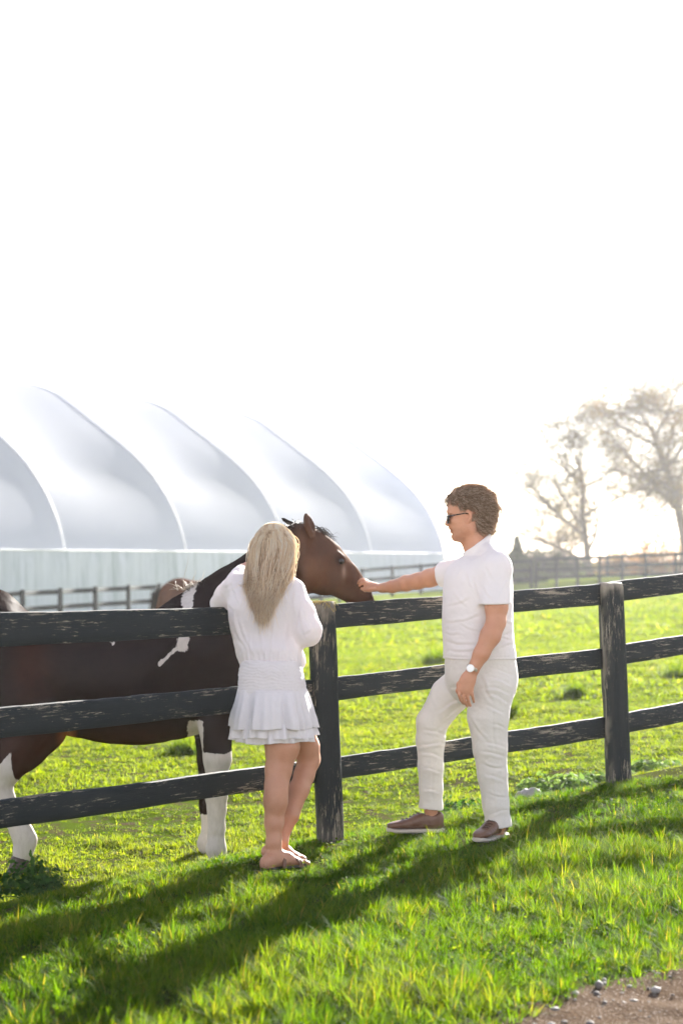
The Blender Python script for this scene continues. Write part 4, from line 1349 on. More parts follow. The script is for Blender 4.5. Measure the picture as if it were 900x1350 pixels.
        blend(hd * np.exp(-((x9 - 447) / 6) ** 2 - ((y9 - 738) / 7) ** 2) * .75, (0.022, 0.012, 0.009))
        blend(hd * np.exp(-((x9 - 425) / 16) ** 2 - ((y9 - 722) / 13) ** 2) * .45, (0.045, 0.022, 0.014))
        # white areas
        w = seg_mask(p, [(249, 770), (261, 768), (256, 785), (252, 806), (250, 840), (247, 858), (238, 860), (232, 856), (234, 845), (241, 806), (238, 790)], .022)
        w = np.maximum(w, seg_mask(p, [(231, 853), (235, 856), (223, 866), (213, 877), (206, 879), (209, 873), (218, 866)], .014))
        w = np.maximum(w, seg_mask(p, [(145, 846), (152, 847), (149, 851)], .016))
        fore = sstep(240, 255, x9) * sstep(350, 330, x9)
        nearf = p[:, 1] < 9.9
        lim = np.where(x9 < 268, 955.0, 992.0) + 7 * k
        w = np.maximum(w, fore * nearf * sstep(lim - 4, lim + 4, y9))
        farf = fore * (~nearf) * sstep(1070, 1082, y9 + 6 * k)
        w = np.maximum(w, farf)
        hind = x9 < 90
        diag = 19 + 6 * k - np.clip((y9 - 985) * 0.0, 0, 50)
        wh = hind * (sstep(1022, 1034, y9 + 4 * k) + sstep(diag + 4, diag - 3, x9) * sstep(-5, 5, y9 + 3 * k - 985 - np.clip(18 - x9, 0, 40) * 1.28))
        w = np.maximum(w, np.clip(wh, 0, 1))
        return {'coat': col, 'white': np.clip(w, 0, 1)}

    def disp(p, n):
        t = (p - a0) @ ax
        return 0.004 * fbm(p * 6, 3, 12) + 0.0012 * fbm(p * 26, 2, 13)
    base = (xr(150), D0, gz(xr(150), D0))
    root = empty('horse', base)
    tag(root, 'dark pinto horse with white legs and bay head held over the fence', 'horse')
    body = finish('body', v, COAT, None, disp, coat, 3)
    adopt(root, body)
    # hooves
    def hoof(top, dirv, r0, r1, h, lab=None):
        hv = Vol(top - .12, top + .12, 0.006)
        b = top + dirv * h
        hv.chain([top, b], [r0, r1], 0.0, (Y, .85))
        hv.cut(top, -dirv); hv.cut(b, dirv)
        o = finish('hoof', hv, HOOF, None, None, None, 2)
        adopt(root, o)
    dn = V3(.12, 0, -1); dn /= np.linalg.norm(dn)
    PH = plain_mat('pale_hoof', (0.30, 0.25, 0.20), 0.6, 0, 50, 0.3, 0.4, 0.2, (1, 1, 3))
    zt_ = gz(*H(288, 1132, d)[:2])
    hoof(H(289, 1134, d), dn, .050, .063, H(289, 1134, d)[2] - zt_ - .004)
    hoof(H(275.5, 1126, d2), dn, .048, .060, max(H(275.5, 1126, d2)[2] - gz(*H(275.5, 1126, d2)[:2]) - .004, .04))
    tip = V3(-.28, 0, -1); tip /= np.linalg.norm(tip)
    hoof(H(28.5, 1130, dh), tip, .047, .050, .105)
    hoof(H(-75, 1128, 10.1), dn, .048, .058, max(H(-75, 1128, 10.1)[2] - gz(*H(-75, 1128, 10.1)[:2]), .03))
    for o in root.children[-4:-2]: o.data.materials[0] = PH
    # eyes
    for s in (1, -1):
        ev = Vol(pt(.172, .046, s * .080) - .03, pt(.172, .046, s * .080) + .03, 0.004)
        ev.ell(pt(.172, .044, s * .078), (.019, .017, .016), 0, rot=[ax, up, sn])
        adopt(root, finish('eye', ev, WET, None, None, None, 1))

    # mane and forelock strands
    def strands(name, roots, dirs, lens, matl, rad=0.0016, jit=0.2, grav=1.0, m=8, seed=3):
        rng = np.random.default_rng(seed)
        n = len(roots)
        t = np.linspace(0, 1, m)[None, :, None]
        d = dirs + rng.normal(0, jit, (n, 3))
        wv = rng.normal(0, 1, (n, 1, 3)) * .012
        p = roots[:, None, :] + d[:, None, :] * lens[:, None, None] * t + np.array([0, 0, -1.0]) * (grav * lens[:, None, None] * t * t) + wv * np.sin(t * PI * 1.7)
        r = np.tile(rad * (1 - 0.8 * np.linspace(0, 1, m) ** 2), (n, 1))
        V, Q = tubes(p, r, 3)
        o = mesh_np(name, V, [Q], matl, None, True, {'rnd': np.repeat(rng.random(n), m * 3)})
        adopt(root, o)
        return o
    rng = np.random.default_rng(5)
    cp = np.array([H(250, 777), H(270, 768.5), H(300, 755.5), H(330, 739), H(352, 715, 9.93), H(372, 700, 9.93), H(388, 693, 9.93), H(398, 692, 9.93)])
    def along(n):
        t = rng.random(n) * (len(cp) - 1.001); i = t.astype(int); f = (t - i)[:, None]
        return cp[i] * (1 - f) + cp[i + 1] * f
    n = 3000
    r0 = along(n) + rng.normal(0, .008, (n, 3)) - np.array([0, 0, .012])
    strands('mane', r0, np.tile([0.05, 0.55, .18], (n, 1)), rng.uniform(.09, .2, n), MANE, .0014, .22, 1.0, 8, 4)
    n = 900
    r0 = along(n) - np.array([0, .02, .015]) + rng.normal(0, .006, (n, 3))
    strands('mane', r0, np.tile([-.05, -.35, .25], (n, 1)), rng.uniform(.02, .07, n), MANE, .0012, .3, 1.0, 7, 5)
    n = 110
    r0 = H(256, 778)[None] + rng.normal(0, 1, (n, 3)) * np.array([.035, .014, .004])
    strands('mane', r0, np.tile([.1, -.1, .9], (n, 1)), rng.uniform(.015, .07, n), PALEM, .0014, .7, .5, 7, 6)['label'] = 'few pale stiff hairs at the withers'
    n = 420
    r0 = pt(-.0, .100)[None] + rng.normal(0, .014, (n, 3))
    strands('forelock', r0, np.tile(ax * .95 + up * .10, (n, 1)), rng.uniform(.05, .13, n), MANE, .0012, .09, .02, 7, 7)
    n = 700
    r0 = H(-124, 822)[None] + rng.normal(0, .022, (n, 3))
    strands('tail', r0, np.tile([-.16, 0, -.2], (n, 1)), rng.uniform(.6, .82, n), MANE, .003, .05, .9, 12, 8)
    return root


build_pinto()


def build_far_horse():
    """chestnut horse grazing further out, seen past the withers of the pinto"""
    d0 = 26.0
    s = d0 / F
    cx = (262 - 450) * s
    g0 = gz(cx, d0)
    v = Vol((cx - 1.0, d0 - .6, g0 - .1), (cx + 1.8, d0 + .6, g0 + 1.7), 0.02)
    X, Y, Z = V3(1, 0, 0), V3(0, 1, 0), V3(0, 0, 1)
    tz = CAMZ - (762 - 740) * s
    xr = lambda px: (px - 450) * s
    st = []
    for px, dt, bot, hw in ((206, .38, tz - .62, .10), (212, .16, tz - .68, .2), (222, .05, tz - .70, .26), (236, .0, tz - .72, .29), (252, .03, tz - .70, .29), (275, .05, tz - .66, .30), (300, .03, tz - .66, .30), (325, .0, tz - .62, .26), (345, .06, tz - .5, .2), (356, .2, tz - .4, .1)):
        top = tz - dt
        st.append((xr(px), d0, (top + bot) / 2, hw, (top - bot) / 2))
    v.loft(Y, Z, X, st, 0.03, 2.1)
    v.chain([V3(xr(340), d0, tz - .22), V3(xr(362), d0, tz - .45), V3(xr(372), d0, tz - .8)], [.24, .17, .12], 0.06, (Y, .55))
    v.chain([V3(xr(372), d0, tz - .85), V3(xr(366), d0, tz - 1.2)], [.12, .06], 0.05, (Y, .66))
    for px, sy in ((230, -1), (222, 1), (326, -1), (334, 1)):
        x, y = xr(px), d0 + sy * .14
        gg = gz(x, y)
        v.chain([V3(x, y, tz - .5), V3(x, y, tz - .8), V3(x, y, gg + .38), V3(x, y, gg + .1)], [.15, .09, .05, .045], 0.04)
        v.chain([V3(x, y, gg + .08), V3(x + .02, y, gg + .01)], [.05, .06], 0.01)
    base = (cx, d0, g0)
    root = empty('horse', base)
    tag(root, 'chestnut brown horse whose back shows behind the withers of the pinto', 'horse')
    o = finish('body', v, COAT, None, None, lambda p: {'coat': np.tile([0.10, 0.043, 0.022], (len(p), 1)), 'white': np.zeros(len(p))}, 2)
    adopt(root, o)
    rng = np.random.default_rng(9); n = 120
    t = np.linspace(0, 1, 8)[None, :, None]
    r0 = V3(xr(208), d0, tz - .2)[None] + rng.normal(0, .03, (n, 3))
    pth = r0[:, None, :] + np.array([-.08, 0, 0]) * t + np.array([0, 0, -.75]) * t * rng.uniform(.8, 1.1, n)[:, None, None]
    V, Q = tubes(pth, np.full((n, 8), .006), 3)
    adopt(root, mesh_np('tail', V, [Q], MANE, None, True, {'rnd': np.repeat(rng.random(n), 24)}))


build_far_horse()

# ------------------------------------------------------------------ people
SKIN = skin_mat('warm_skin', (0.50, 0.255, 0.155))  # even skin tone of the man
SKIN_W = skin_mat('tanned_skin', (0.50, 0.26, 0.165))
X3, Y3, Z3 = V3(1, 0, 0), V3(0, 1, 0), V3(0, 0, 1)


def unit(a): return a / np.linalg.norm(a)


def finger(v, pts, r0, r1, k=0.006):
    n = len(pts); rs = np.linspace(r0, r1, n)
    v.chain(pts, list(rs), k)


def make_shoe(parent, heel, toe, zs, side, mats, length=0.285, label=None):
    """low leather sneaker; heel / toe xy, sole height zs"""
    f = np.array([toe[0] - heel[0], toe[1] - heel[1], 0.0]); f = unit(f)
    s = np.cross(Z3, f)
    o = V3(heel[0], heel[1], zs)
    lo = np.minimum(o, o + f * length) - .09; hi = np.maximum(o, o + f * length) + .09; hi[2] = zs + .17; lo[2] = zs - .03
    k = length / 0.285
    v = Vol(lo, hi, 0.0035)
    X, Y = float(f @ o), float(s @ o)
    rows = [(0.0, .050, .024, .030), (.012, .054, .033, .041), (.05, .050, .037, .041), (.09, .052, .036, .042), (.12, .050, .037, .040), (.15, .044, .040, .034),
            (.18, .036, .044, .026), (.21, .031, .046, .022), (.24, .028, .043, .019), (.265, .025, .034, .016), (.282, .022, .018, .011)]
    v.loft(s, Z3, f, [(X + a * k, Y + (0.004 * side if a > .1 else 0), zs + .012 + c * .95, w, h) for a, c, w, h in rows], 0.0, 2.4)
    v.ell(o + f * .068 * k + Z3 * .110, (.052, .030, .034), 0.006, rot=[f, s, Z3], mode='s')
    v.cut(o + Z3 * .015, -Z3)
    sh = finish('shoe', v, mats[0], parent, lambda p, n: .0012 * fbm(p * 60, 2, 3), None, 1)
    v2 = Vol(lo, hi, 0.0035)
    v2.loft(s, Z3, f, [(X + a * k - (.004 if a == 0 else 0) + (.004 if a > .28 else 0), Y + (0.004 * side if a > .1 else 0), zs + .011 + (.006 if a > .25 else 0), w + .002, .0105) for a, c, w, h in rows], 0.0, 3.5)
    finish('sole', v2, mats[1], sh, None, None, 1)
    # laces
    ps = []
    for i in range(5):
        a = .128 + i * .019
        h = np.interp(a, [r[0] for r in rows], [r[1] * .95 + r[3] for r in rows]) + .0155
        c = o + f * a * k + Z3 * h
        w = .018
        ps.append([c - s * w + f * .006 * t0 - Z3 * .006 for t0 in (1,)] + [c - s * w * .5, c, c + s * w * .5, c + s * w - Z3 * .006 - f * .006])
    V, Q = tubes(np.array(ps), np.full((5, 5), .0028), 5)
    mesh_np('lace', V, [Q], mats[2], sh)
    if label: sh['label'] = label
    return sh


def build_man():
    D = 9.33
    root_loc = (P(640, 1110, 9.3)[0], 9.3, gz(P(640, 1110, 9.3)[0], 9.3))
    root = empty('person', root_loc)
    tag(root, 'man in white knit polo and cream trousers reaching out to pet the horse', 'person')
    H = P
    pxm = D / F
    # ---------------- body
    v = Vol((0.02, 8.95, -0.03), (0.97, 10.16, 1.86), 0.0042)
    hc = D
    # head
    v.ell(H(620, 671.5, hc), (.103, .074, .102), 0.02)
    v.ell(H(611, 668, hc), (.076, .066, .074), 0.03)                # forehead
    v.ell(H(607, 688, hc), (.063, .056, .082), 0.03)                # face
    v.chain([H(619, 696, hc - .042), H(606, 705.5, hc - .026)], [.030, .022], 0.025)
    v.chain([H(619, 696, hc + .042), H(606, 705.5, hc + .026)], [.030, .022], 0.025)
    v.ell(H(602, 706.5, hc), (.026, .028, .024), 0.02)              # chin
    v.ell(H(601, 709.5, hc), (.018, .02, .015), 0.015)
    v.chain([H(593.2, 674.5, hc - .026), H(592.2, 674, hc), H(593.2, 674.5, hc + .026)], [.012, .011, .012], 0.012)   # brow
    v.chain([H(593.3, 680, hc), H(590.6, 686, hc), H(588.8, 690.5, hc)], [.008, .010, .0125], 0.008)          # nose
    v.ell(H(591.5, 691.5, hc - .012), (.012, .008, .008), 0.006)
    v.ell(H(591.5, 691.5, hc + .012), (.012, .008, .008), 0.006)
    v.ell(H(597.5, 686.5, hc - .038), (.018, .018, .014), 0.02)     # cheek
    v.ell(H(597.5, 686.5, hc + .038), (.018, .018, .014), 0.02)
    for s in (-1, 1):
        v.ell(H(594.3, 680.5, hc + s * .030), (.011, .016, .010), 0.01, mode='s')
        v.ell(H(595.2, 680.8, hc + s * .030), (.011, .012, .010), 0.002)
    v.ell(H(594.6, 697.0, hc), (.012, .021, .0065), 0.008)            # upper lip
    v.ell(H(595.3, 701.3, hc), (.011, .018, .0070), 0.006)
    v.ell(H(591.5, 699.0, hc), (.014, .016, .0028), 0.003, mode='s')  # mouth line
    v.ell(H(596, 703.8, hc), (.008, .016, .004), 0.006, mode='s')
    # ear
    for s in (-1, 1):
        e = H(616.4, 681.5, hc + s * .071)
        v.chain([e + V3(.004, s * .004, .026), e + V3(.012, s * .010, .018), e + V3(.012, s * .010, .0), e + V3(.0, s * .004, -.022)], [.009, .008, .008, .008], 0.006)
        v.ell(e, (.016, .009, .024), 0.008)
        v.ell(e + V3(-.002, s * .012, .003), (.009, .008, .013), 0.004, mode='s')
    # neck
    v.chain([H(620, 695, hc), H(628, 715, D + .005), H(636, 742, D + .005)], [.058, .062, .085], 0.035, (Y3, 1.0))
    # torso core below the shirt
    s_ax = unit(V3(-.35, .937, 0)); f_ax = unit(V3(-.937, -.35, 0))
    ctr = H(630, 780, D)
    v.chain([H(630, 765, D), H(632, 860, D)], [.115, .115], 0.05, (s_ax, 1.25))
    v.chain([H(652, 760, 9.17), H(632, 755, D), H(607, 760, 9.50)], [.045, .07, .045], 0.03)
    # near arm
    v.chain([H(653, 762, 9.13), H(654, 800, 9.10), H(652.5, 822, 9.085)], [.058, .053, .044], 0.02)
    v.chain([H(654, 820, 9.085), H(646, 838, 9.07), H(634, 862, 9.055), H(623.5, 882, 9.05)], [.043, .0475, .037, .029], 0.02)
    v.ell(H(657.5, 820, 9.088), (.022, .024, .03), 0.02)             # elbow
    # near hand: back of the hand towards the camera
    yh = 9.045
    nrm_h = unit(V3(.1, 1, .0))
    v.chain([H(622.5, 884, yh), H(616.5, 896, yh), H(614, 908, yh)], [.028, .035, .037], 0.012, (nrm_h, .50))
    v.chain([H(609, 898, yh), H(606.5, 909, yh)], [.013, .012], 0.012)
    fs = [((606.2, 908.5), (604.8, 916), (606.8, 922.5), (610.6, 927.5)),
          ((611.2, 910.5), (610.6, 918.5), (612.4, 925.5), (615.6, 931.0)),
          ((616.2, 911.0), (616.2, 918.5), (617.5, 925.0), (619.6, 930.5)),
          ((620.8, 909.5), (622.0, 916), (623.2, 921), (624.2, 925.5))]
    for i, f in enumerate(fs):
        pts = [H(f[0][0], f[0][1], yh), H(f[1][0], f[1][1], yh - .006), H(f[2][0], f[2][1], yh + .004), H(f[3][0], f[3][1], yh + .020)]
        finger(v, pts, .0092, .0072 if i < 3 else .0064, 0.0022)
    finger(v, [H(611, 894, yh + .012), H(604.5, 902, yh + .022), H(603.2, 911, yh + .026), H(605.5, 917.5, yh + .030)], .013, .0085, 0.008)
    # far arm reaching to the horse
    v.chain([H(607, 756, 9.50), H(583, 757.5, 9.56), H(566, 762, 9.62), H(549, 766.5, 9.68)], [.058, .050, .044, .040], 0.02)
    v.chain([H(552, 765.5, 9.67), H(535, 769, 9.74), H(517, 773.2, 9.82), H(503, 775.2, 9.88)], [.040, .040, .031, .0255], 0.015)
    hn = unit(V3(-.12, -.28, .95))
    v.chain([H(503, 775.2, 9.88), H(494, 773.8, 9.91), H(487, 771.5, 9.94)], [.0255, .032, .033], 0.010, (hn, .55))
    for i, (dy, pts) in enumerate([(-.030, ((487, 771), (481, 768.5), (476.5, 769.0), (473.6, 772))),
                                   (-.010, ((487, 769.5), (480, 766), (475, 766.2), (471.8, 769))),
                                   (.012, ((487, 769), (480.5, 765), (475.5, 764.3), (472.5, 766.5))),
                                   (.032, ((488, 769), (482, 765), (478, 763.5), (475.2, 765)))]):
        dd = 9.95 + dy
        finger(v, [H(a, b, dd + .012 * j) for j, (a, b) in enumerate(pts)], .0092, .0070, 0.0035)
    finger(v, [H(494, 776.5, 9.89), H(487, 777.5, 9.90), H(481, 777.8, 9.92), H(476.5, 776.2, 9.94)], .0135, .0082, 0.008)
    # legs inside the trousers, ankles
    v.chain([H(632, 850, D), H(634, 890, D)], [.115, .11], 0.05, (s_ax, 1.2))
    v.chain([H(645, 905, 9.24), H(645, 990, 9.23), H(656, 1085, 9.23), H(656, 1100, 9.24)], [.085, .055, .036, .028], 0.03)
    v.chain([H(622, 893, 9.45), H(592, 917, 9.455), H(569, 955, 9.46), H(568, 1010, 9.48), H(568, 1066, 9.50), H(569, 1080, 9.5)], [.08, .065, .05, .045, .034, .029], 0.01)
    v.chain([H(569, 1082, 9.5), H(550, 1091, 9.5)], [.026, .018], 0.01)
    v.chain([H(656, 1100, 9.24), H(648, 1110, 9.17)], [.026, .018], 0.01)

    def sk(p):
        x9 = p[:, 0] * F / p[:, 1] + 450; y9 = -(p[:, 2] - CAMZ) * F / p[:, 1] + 740
        k = fbm(p * 90, 2, 3)
        beard = sstep(692, 699, y9 + 0 * k) * sstep(722, 711, y9) * sstep(620, 611, x9) * .28
        beard = np.maximum(beard, sstep(688, 700, y9) * sstep(606, 612, x9) * sstep(624, 616, x9) * sstep(712, 704, y9) * .22)
        lip = np.exp(-((y9 - 699) / 2.2) ** 2) * sstep(600, 595, x9) * (np.abs(p[:, 1] - hc) < .03) * .45
        return {'tint': np.clip(beard * (1 + .4 * k) * (p[:, 0] > H(585, 700, hc)[0]) + lip, 0, 1) * (y9 < 724)}
    body = finish('body', v, SKIN, None, None, sk, 1)
    adopt(root, body)

    # ---------------- shirt
    KN = cloth_mat('white_knit_cotton', (0.83, 0.79, 0.78), 520, 0.16, 0.03, (1, 1, 1.6), (0.80, 0.74, 0.68))
    v = Vol((0.35, 8.93, 0.85), (0.98, 9.80, 1.66), 0.0045)
    cx = lambda l, r: ((l + r) / 2, (r - l) / 2)
    st = []
    for py, l, r, ru in ((732, 613, 650, .10), (738, 603, 660, .155), (746, 595, 667, .19), (758, 589, 670.5, .205), (775, 586, 672.5, .205), (800, 584.5, 673, .20), (822, 584.5, 674, .195), (842, 585, 675, .19), (858, 585.5, 676.5, .19), (875, 585.5, 678.5, .192)):
        c, h = cx(l, r)
        w = H(c, py, D)
        hwid = h * pxm
        rv = math.sqrt(max(hwid ** 2 - (ru * .35) ** 2, .05 ** 2)) / .937
        st.append((w[2], float(w @ s_ax), float(w @ f_ax), ru, rv))
    v.loft(s_ax, f_ax, Z3, st, 0.0, 2.3)
    # sleeves
    sa, sb = H(652, 752, 9.16), H(652.5, 803, 9.10)
    sl = v.like()
    sl.chain([H(645, 746, 9.19), sa, sb], [.062, .074, .079], 0.035)
    fa, fb = H(608, 754, 9.49), H(574, 758.5, 9.585)
    sf = v.like()
    sf.chain([fa, fb], [.070, .061], 0.035)
    v.chain([H(636, 722, D - .01), H(654, 742, 9.17)], [.052, .060], 0.03)
    # collar
    co_ = v.like()
    co_.chain([H(637, 746, D), H(628, 715, D), H(620, 693, D)], [.088, .0765, .077], 0.01)
    cn = unit(H(626.5, 714, D) - H(636, 742, D) + V3(.018, 0, 0.03))
    lo_, hi_ = H(590, 745, 9.0), H(668, 690, 9.7)
    lo_[1], hi_[1] = 9.17, 9.49
    # openings
    sd_ = unit(sb - sa)
    sl.cut(H(652.5, 796.5, 9.105), unit(V3(0.02, 0, -1.0)))
    sl.chain([H(652.5, 806, 9.105), H(653.3, 835, 9.10)], [.070, .080], 0.0, mode='s')
    # cut far sleeve
    fd = unit(fb - fa)
    sf.cut(H(580.5, 757.5, 9.57), unit(fd + V3(-.25, 0, .10)))
    sf.chain([H(573, 757.2, 9.59), H(556, 759.5, 9.63)], [.054, .062], 0.0, mode='s')
    neckn = unit(V3(-0.60, 0, 0.80))
    co_.cut(H(628.5, 715.5, D), neckn)
    v.join(sl, 0.03); v.join(sf, 0.03); v.join(co_, 0.012)
    v.chain([H(637, 742, D + .005), H(628, 715, D + .005), H(620, 693, D)], [.068, .068, .068], 0.0, mode='s')
    v.cut(H(630, 868, D), -Z3)
    # hollow hem and cuffs
    cr = []
    def C(ax_, ay_, bx_, by_, d_, w_, dd=D - .17): cr.append((H(ax_, ay_, dd), H(bx_, by_, dd), d_, w_))
    for a in ((592, 815, 630, 822, .006, .010), (590, 848, 634, 840, .006, .010), (588, 833, 615, 836, .005, .009), (664, 805, 676, 830, .006, .010),
              (640, 850, 675, 838, .006, .011), (600, 862, 640, 855, .005, .010), (622, 768, 634, 800, .007, .011), (613, 760, 628, 790, .006, .010), (664, 850, 677, 858, .005, .009)):
        C(*a)
    C(640, 752, 628, 775, .005, .010, 9.12); C(664, 770, 650, 792, .004, .008, 9.03); C(636, 780, 641, 795, .004, .008, 9.04)
    SH = [(588, 822, 632, 812, .0045, 2.0), (587, 845, 628, 850, .0045, 2.0), (592, 858, 636, 856, .004, 1.8), (590, 800, 618, 790, .003, 1.8), (586, 834, 606, 838, .003, 1.5),
          (636, 845, 676, 832, .0045, 2.0), (640, 860, 677, 848, .004, 1.8), (658, 815, 675, 824, .003, 1.5), (652, 836, 675, 845, .003, 1.5), (622, 762, 634, 796, .004, 2.2), (612, 756, 626, 786, .003, 2.0),
          (636, 775, 648, 792, .003, 1.8), (668, 762, 655, 785, .003, 1.8), (640, 752, 652, 770, .0025, 1.8), (594, 780, 612, 800, .0025, 2.0), (606, 825, 634, 834, .003, 1.5), (612, 742, 598, 762, .003, 1.6)]
    cr2 = [(H(615, 742, D), H(636, 708, D - .09), .0, .006)]
    def dsp(p, n):
        d = creases(p, cr)
        big = fbm(p * np.array([7, 7, 11]), 3, 21) * .0032
        hem = np.exp(-((p[:, 2] - H(0, 864.5, D)[2]) / .004) ** 2) * -.0022
        # collar fold step
        q = (p - H(632.5, 727, D)) @ neckn
        fold = -.004 * np.exp(-((q + .006) / .005) ** 2) * (p[:, 2] > 1.40)
        d = folds(p, n, SH)
        return d + big + hem + fold + .0008 * fbm(p * 70, 2, 2)
    o = finish('shirt', v, KN, None, dsp, None, 2); adopt(root, o)

    # ---------------- trousers
    LN = cloth_mat('cream_linen', (0.78, 0.74, 0.69), 420, 0.14, 0.05, (3, 3, 0.4), (0.74, 0.66, 0.56), 0.06)
    v = Vol((0.30, 8.95, 0.03), (0.95, 9.75, 1.02), 0.0045)
    st = []
    for py, l, r, ru in ((862, 588, 676, .178), (880, 587.5, 679.5, .182), (898, 589, 680.5, .185), (915, 597, 676, .18), (930, 610, 668, .165)):
        c, h = cx(l, r); w = H(c, py, D); hwid = h * pxm
        rv = math.sqrt(max(hwid ** 2 - (ru * .3) ** 2, .04 ** 2)) / .95
        st.append((w[2], float(w @ s_ax), float(w @ f_ax), ru, rv))
    v.loft(s_ax, f_ax, Z3, st, 0.0, 2.3)
    nl_ = [H(646, 905, 9.235), H(643, 945, 9.225), H(645.5, 985, 9.225), H(649, 1020, 9.23), H(653.5, 1060, 9.23), H(657.5, 1092, 9.235)]
    v.chain(nl_, [.113, .100, .082, .071, .064, .0615], 0.015, (Y3, .93))
    fl_ = [H(622, 893, 9.45), H(592, 917, 9.455), H(569, 952, 9.46), H(567, 975, 9.465), H(567.5, 1010, 9.475), H(567.5, 1040, 9.49), H(567.5, 1070, 9.50)]
    v.chain(fl_, [.108, .092, .077, .071, .0625, .0585, .057], 0.015, (Y3, .93))
    # cuffs
    v.chain([H(656.3, 1082, 9.235), H(657.5, 1093, 9.235)], [.0655, .066], 0.003, (Y3, .95))
    v.chain([H(567.5, 1060, 9.5), H(567.5, 1070, 9.5)], [.0610, .0615], 0.003, (Y3, .95))
    v.cut(H(657, 1090.5, 9.235), unit(V3(.06, 0, -1)), (.55, 8.9, -.05), (.99, 9.7, .2))
    v.cut(H(567, 1066.5, 9.5), unit(V3(-.10, 0, -1)), (.2, 9.2, -.05), (.549, 9.8, .26))
    v.chain([H(656.5, 1080, 9.235), H(658.5, 1105, 9.235)], [.055, .058], 0.0, mode='s')
    v.chain([H(567.5, 1057, 9.5), H(567.5, 1080, 9.5)], [.050, .053], 0.0, mode='s')
    TR = [(673, 902, 645, 893, .005, 1.8), (672, 914, 640, 906, .006, 1.9), (669, 926, 645, 915, .005, 1.8), (663, 940, 642, 930, .004, 1.8), (634, 892, 648, 925, .004, 2.0), (676, 890, 655, 884, .004, 1.6),
          (665, 960, 648, 955, .003, 1.5), (618, 945, 640, 975, .004, 2.0), (665, 985, 640, 978, .004, 1.8), (664, 998, 636, 990, .005, 1.9), (636, 1008, 662, 1014, .004, 1.8), (666, 1030, 643, 1022, .0035, 1.7),
          (642, 1045, 668, 1052, .003, 1.6), (670, 1068, 648, 1074, .003, 1.5), (650, 935, 652, 985, .002, 2.0), (648, 1020, 656, 1080, .0022, 2.0),
          (612, 930, 583, 950, .006, 2.0), (611, 920, 578, 936, .006, 2.0), (604, 940, 577, 962, .005, 1.9), (620, 900, 592, 908, .0045, 2.0), (588, 970, 558, 962, .005, 1.8), (586, 980, 552, 984, .004, 1.8),
          (584, 998, 556, 992, .004, 1.8), (583, 1020, 558, 1012, .003, 1.7), (582, 1045, 560, 1040, .003, 1.6), (566, 905, 572, 935, .002, 2.0), (572, 1005, 570, 1055, .002, 2.0), (600, 885, 612, 915, .003, 2.0)]
    cr = []
    for a in ((671, 905, 650, 897, .008, .010), (669, 925, 640, 908, .009, .011), (662, 945, 640, 925, .008, .010), (664, 962, 645, 958, .006, .010), (660, 900, 676, 908, .007, .008),
              (636, 895, 650, 930, .005, .009), (620, 900, 608, 925, .006, .010), (664, 1000, 640, 985, .007, .011), (636, 1010, 660, 1018, .006, .010), (662, 1035, 640, 1026, .005, .009),
              (648, 880, 650, 905, .004, .006), (670, 1060, 650, 1072, .004, .009)):
        cr.append((H(a[0], a[1], 9.13), H(a[2], a[3], 9.11), a[4], a[5]))
    for a in ((612, 932, 588, 948, .009, .011), (610, 922, 580, 936, .008, .011), (606, 940, 585, 960, .008, .010), (586, 975, 560, 968, .007, .010), (586, 985, 556, 988, .006, .010),
              (584, 1005, 560, 1000, .006, .010), (618, 905, 596, 912, .007, .011), (583, 1030, 560, 1022, .005, .010), (583, 1050, 562, 1046, .004, .009)):
        cr.append((H(a[0], a[1], 9.37), H(a[2], a[3], 9.37), a[4], a[5]))
    def dsp(p, n):
        y9 = -(p[:, 2] - CAMZ) * F / p[:, 1] + 740
        return folds(p, n, TR) + fbm(p * np.array([9, 9, 5]), 3, 31) * .0026 + .0009 * fbm(p * 70, 2, 2) - .002 * np.exp(-((p[:, 2] - .075 - .055 * (p[:, 0] < .55) * 1.0) / .003) ** 2) * 0
    o = finish('trousers', v, LN, None, dsp, None, 2); adopt(root, o)
    # side seam
    seam = np.array([[H(a, b, d_) for a, b, d_ in ((651, 905, 9.128), (648, 945, 9.133), (650, 985, 9.148), (654, 1020, 9.160), (659, 1060, 9.168), (662, 1088, 9.172))]])

    # ---------------- shoes
    LE = plain_mat('brown_leather', (0.125, 0.058, 0.032), 0.45, 0, 35, 0.3, 0.5, 0.25)
    SO = plain_mat('cream_rubber_sole', (0.52, 0.46, 0.38), 0.6, 0, 40, 0.1, 0.3)
    LC = plain_mat('dark_brown_lace', (0.06, 0.03, 0.02), 0.7, 0, 40, 0.2)
    h0 = H(584.5, 1096, 9.5); t0 = H(509, 1096, 9.5)
    s1 = make_shoe(None, h0[:2], t0[:2], max(gz(*(h0[:2] * .5 + t0[:2] * .5)) + .002, H(0, 1099.5, 9.5)[2]), 1, (LE, SO, LC), 0.285)
    h1 = H(664, 1110, 9.30); t1 = H(629, 1118, 9.055)
    s2 = make_shoe(None, h1[:2], t1[:2], gz(*(h1[:2] * .5 + t1[:2] * .5)) - .002, -1, (LE, SO, LC), 0.285)
    for s_ in (s1, s2):
        off = __import__('mathutils').Matrix.Translation([-c for c in root.location])
        s_.data.transform(off); s_.parent = root
        for c_ in s_.children: c_.data.transform(off)

    # ---------------- sunglasses
    BK = plain_mat('black_acetate', (0.012, 0.010, 0.010), 0.2, 0, 10, 0.1, 0.6)
    gl, nt, out = mat('dark_lens')
    pr = N(nt, 'ShaderNodeBsdfPrincipled', {'Base Color': (0.012, 0.012, 0.014, 1), 'Roughness': 0.04, 'Specular IOR Level': 0.8})
    nt.links.new(pr.outputs[0], out.inputs[0])
    g = Vol(H(584, 695, hc - .09), H(620, 670, hc + .09), 0.0025)
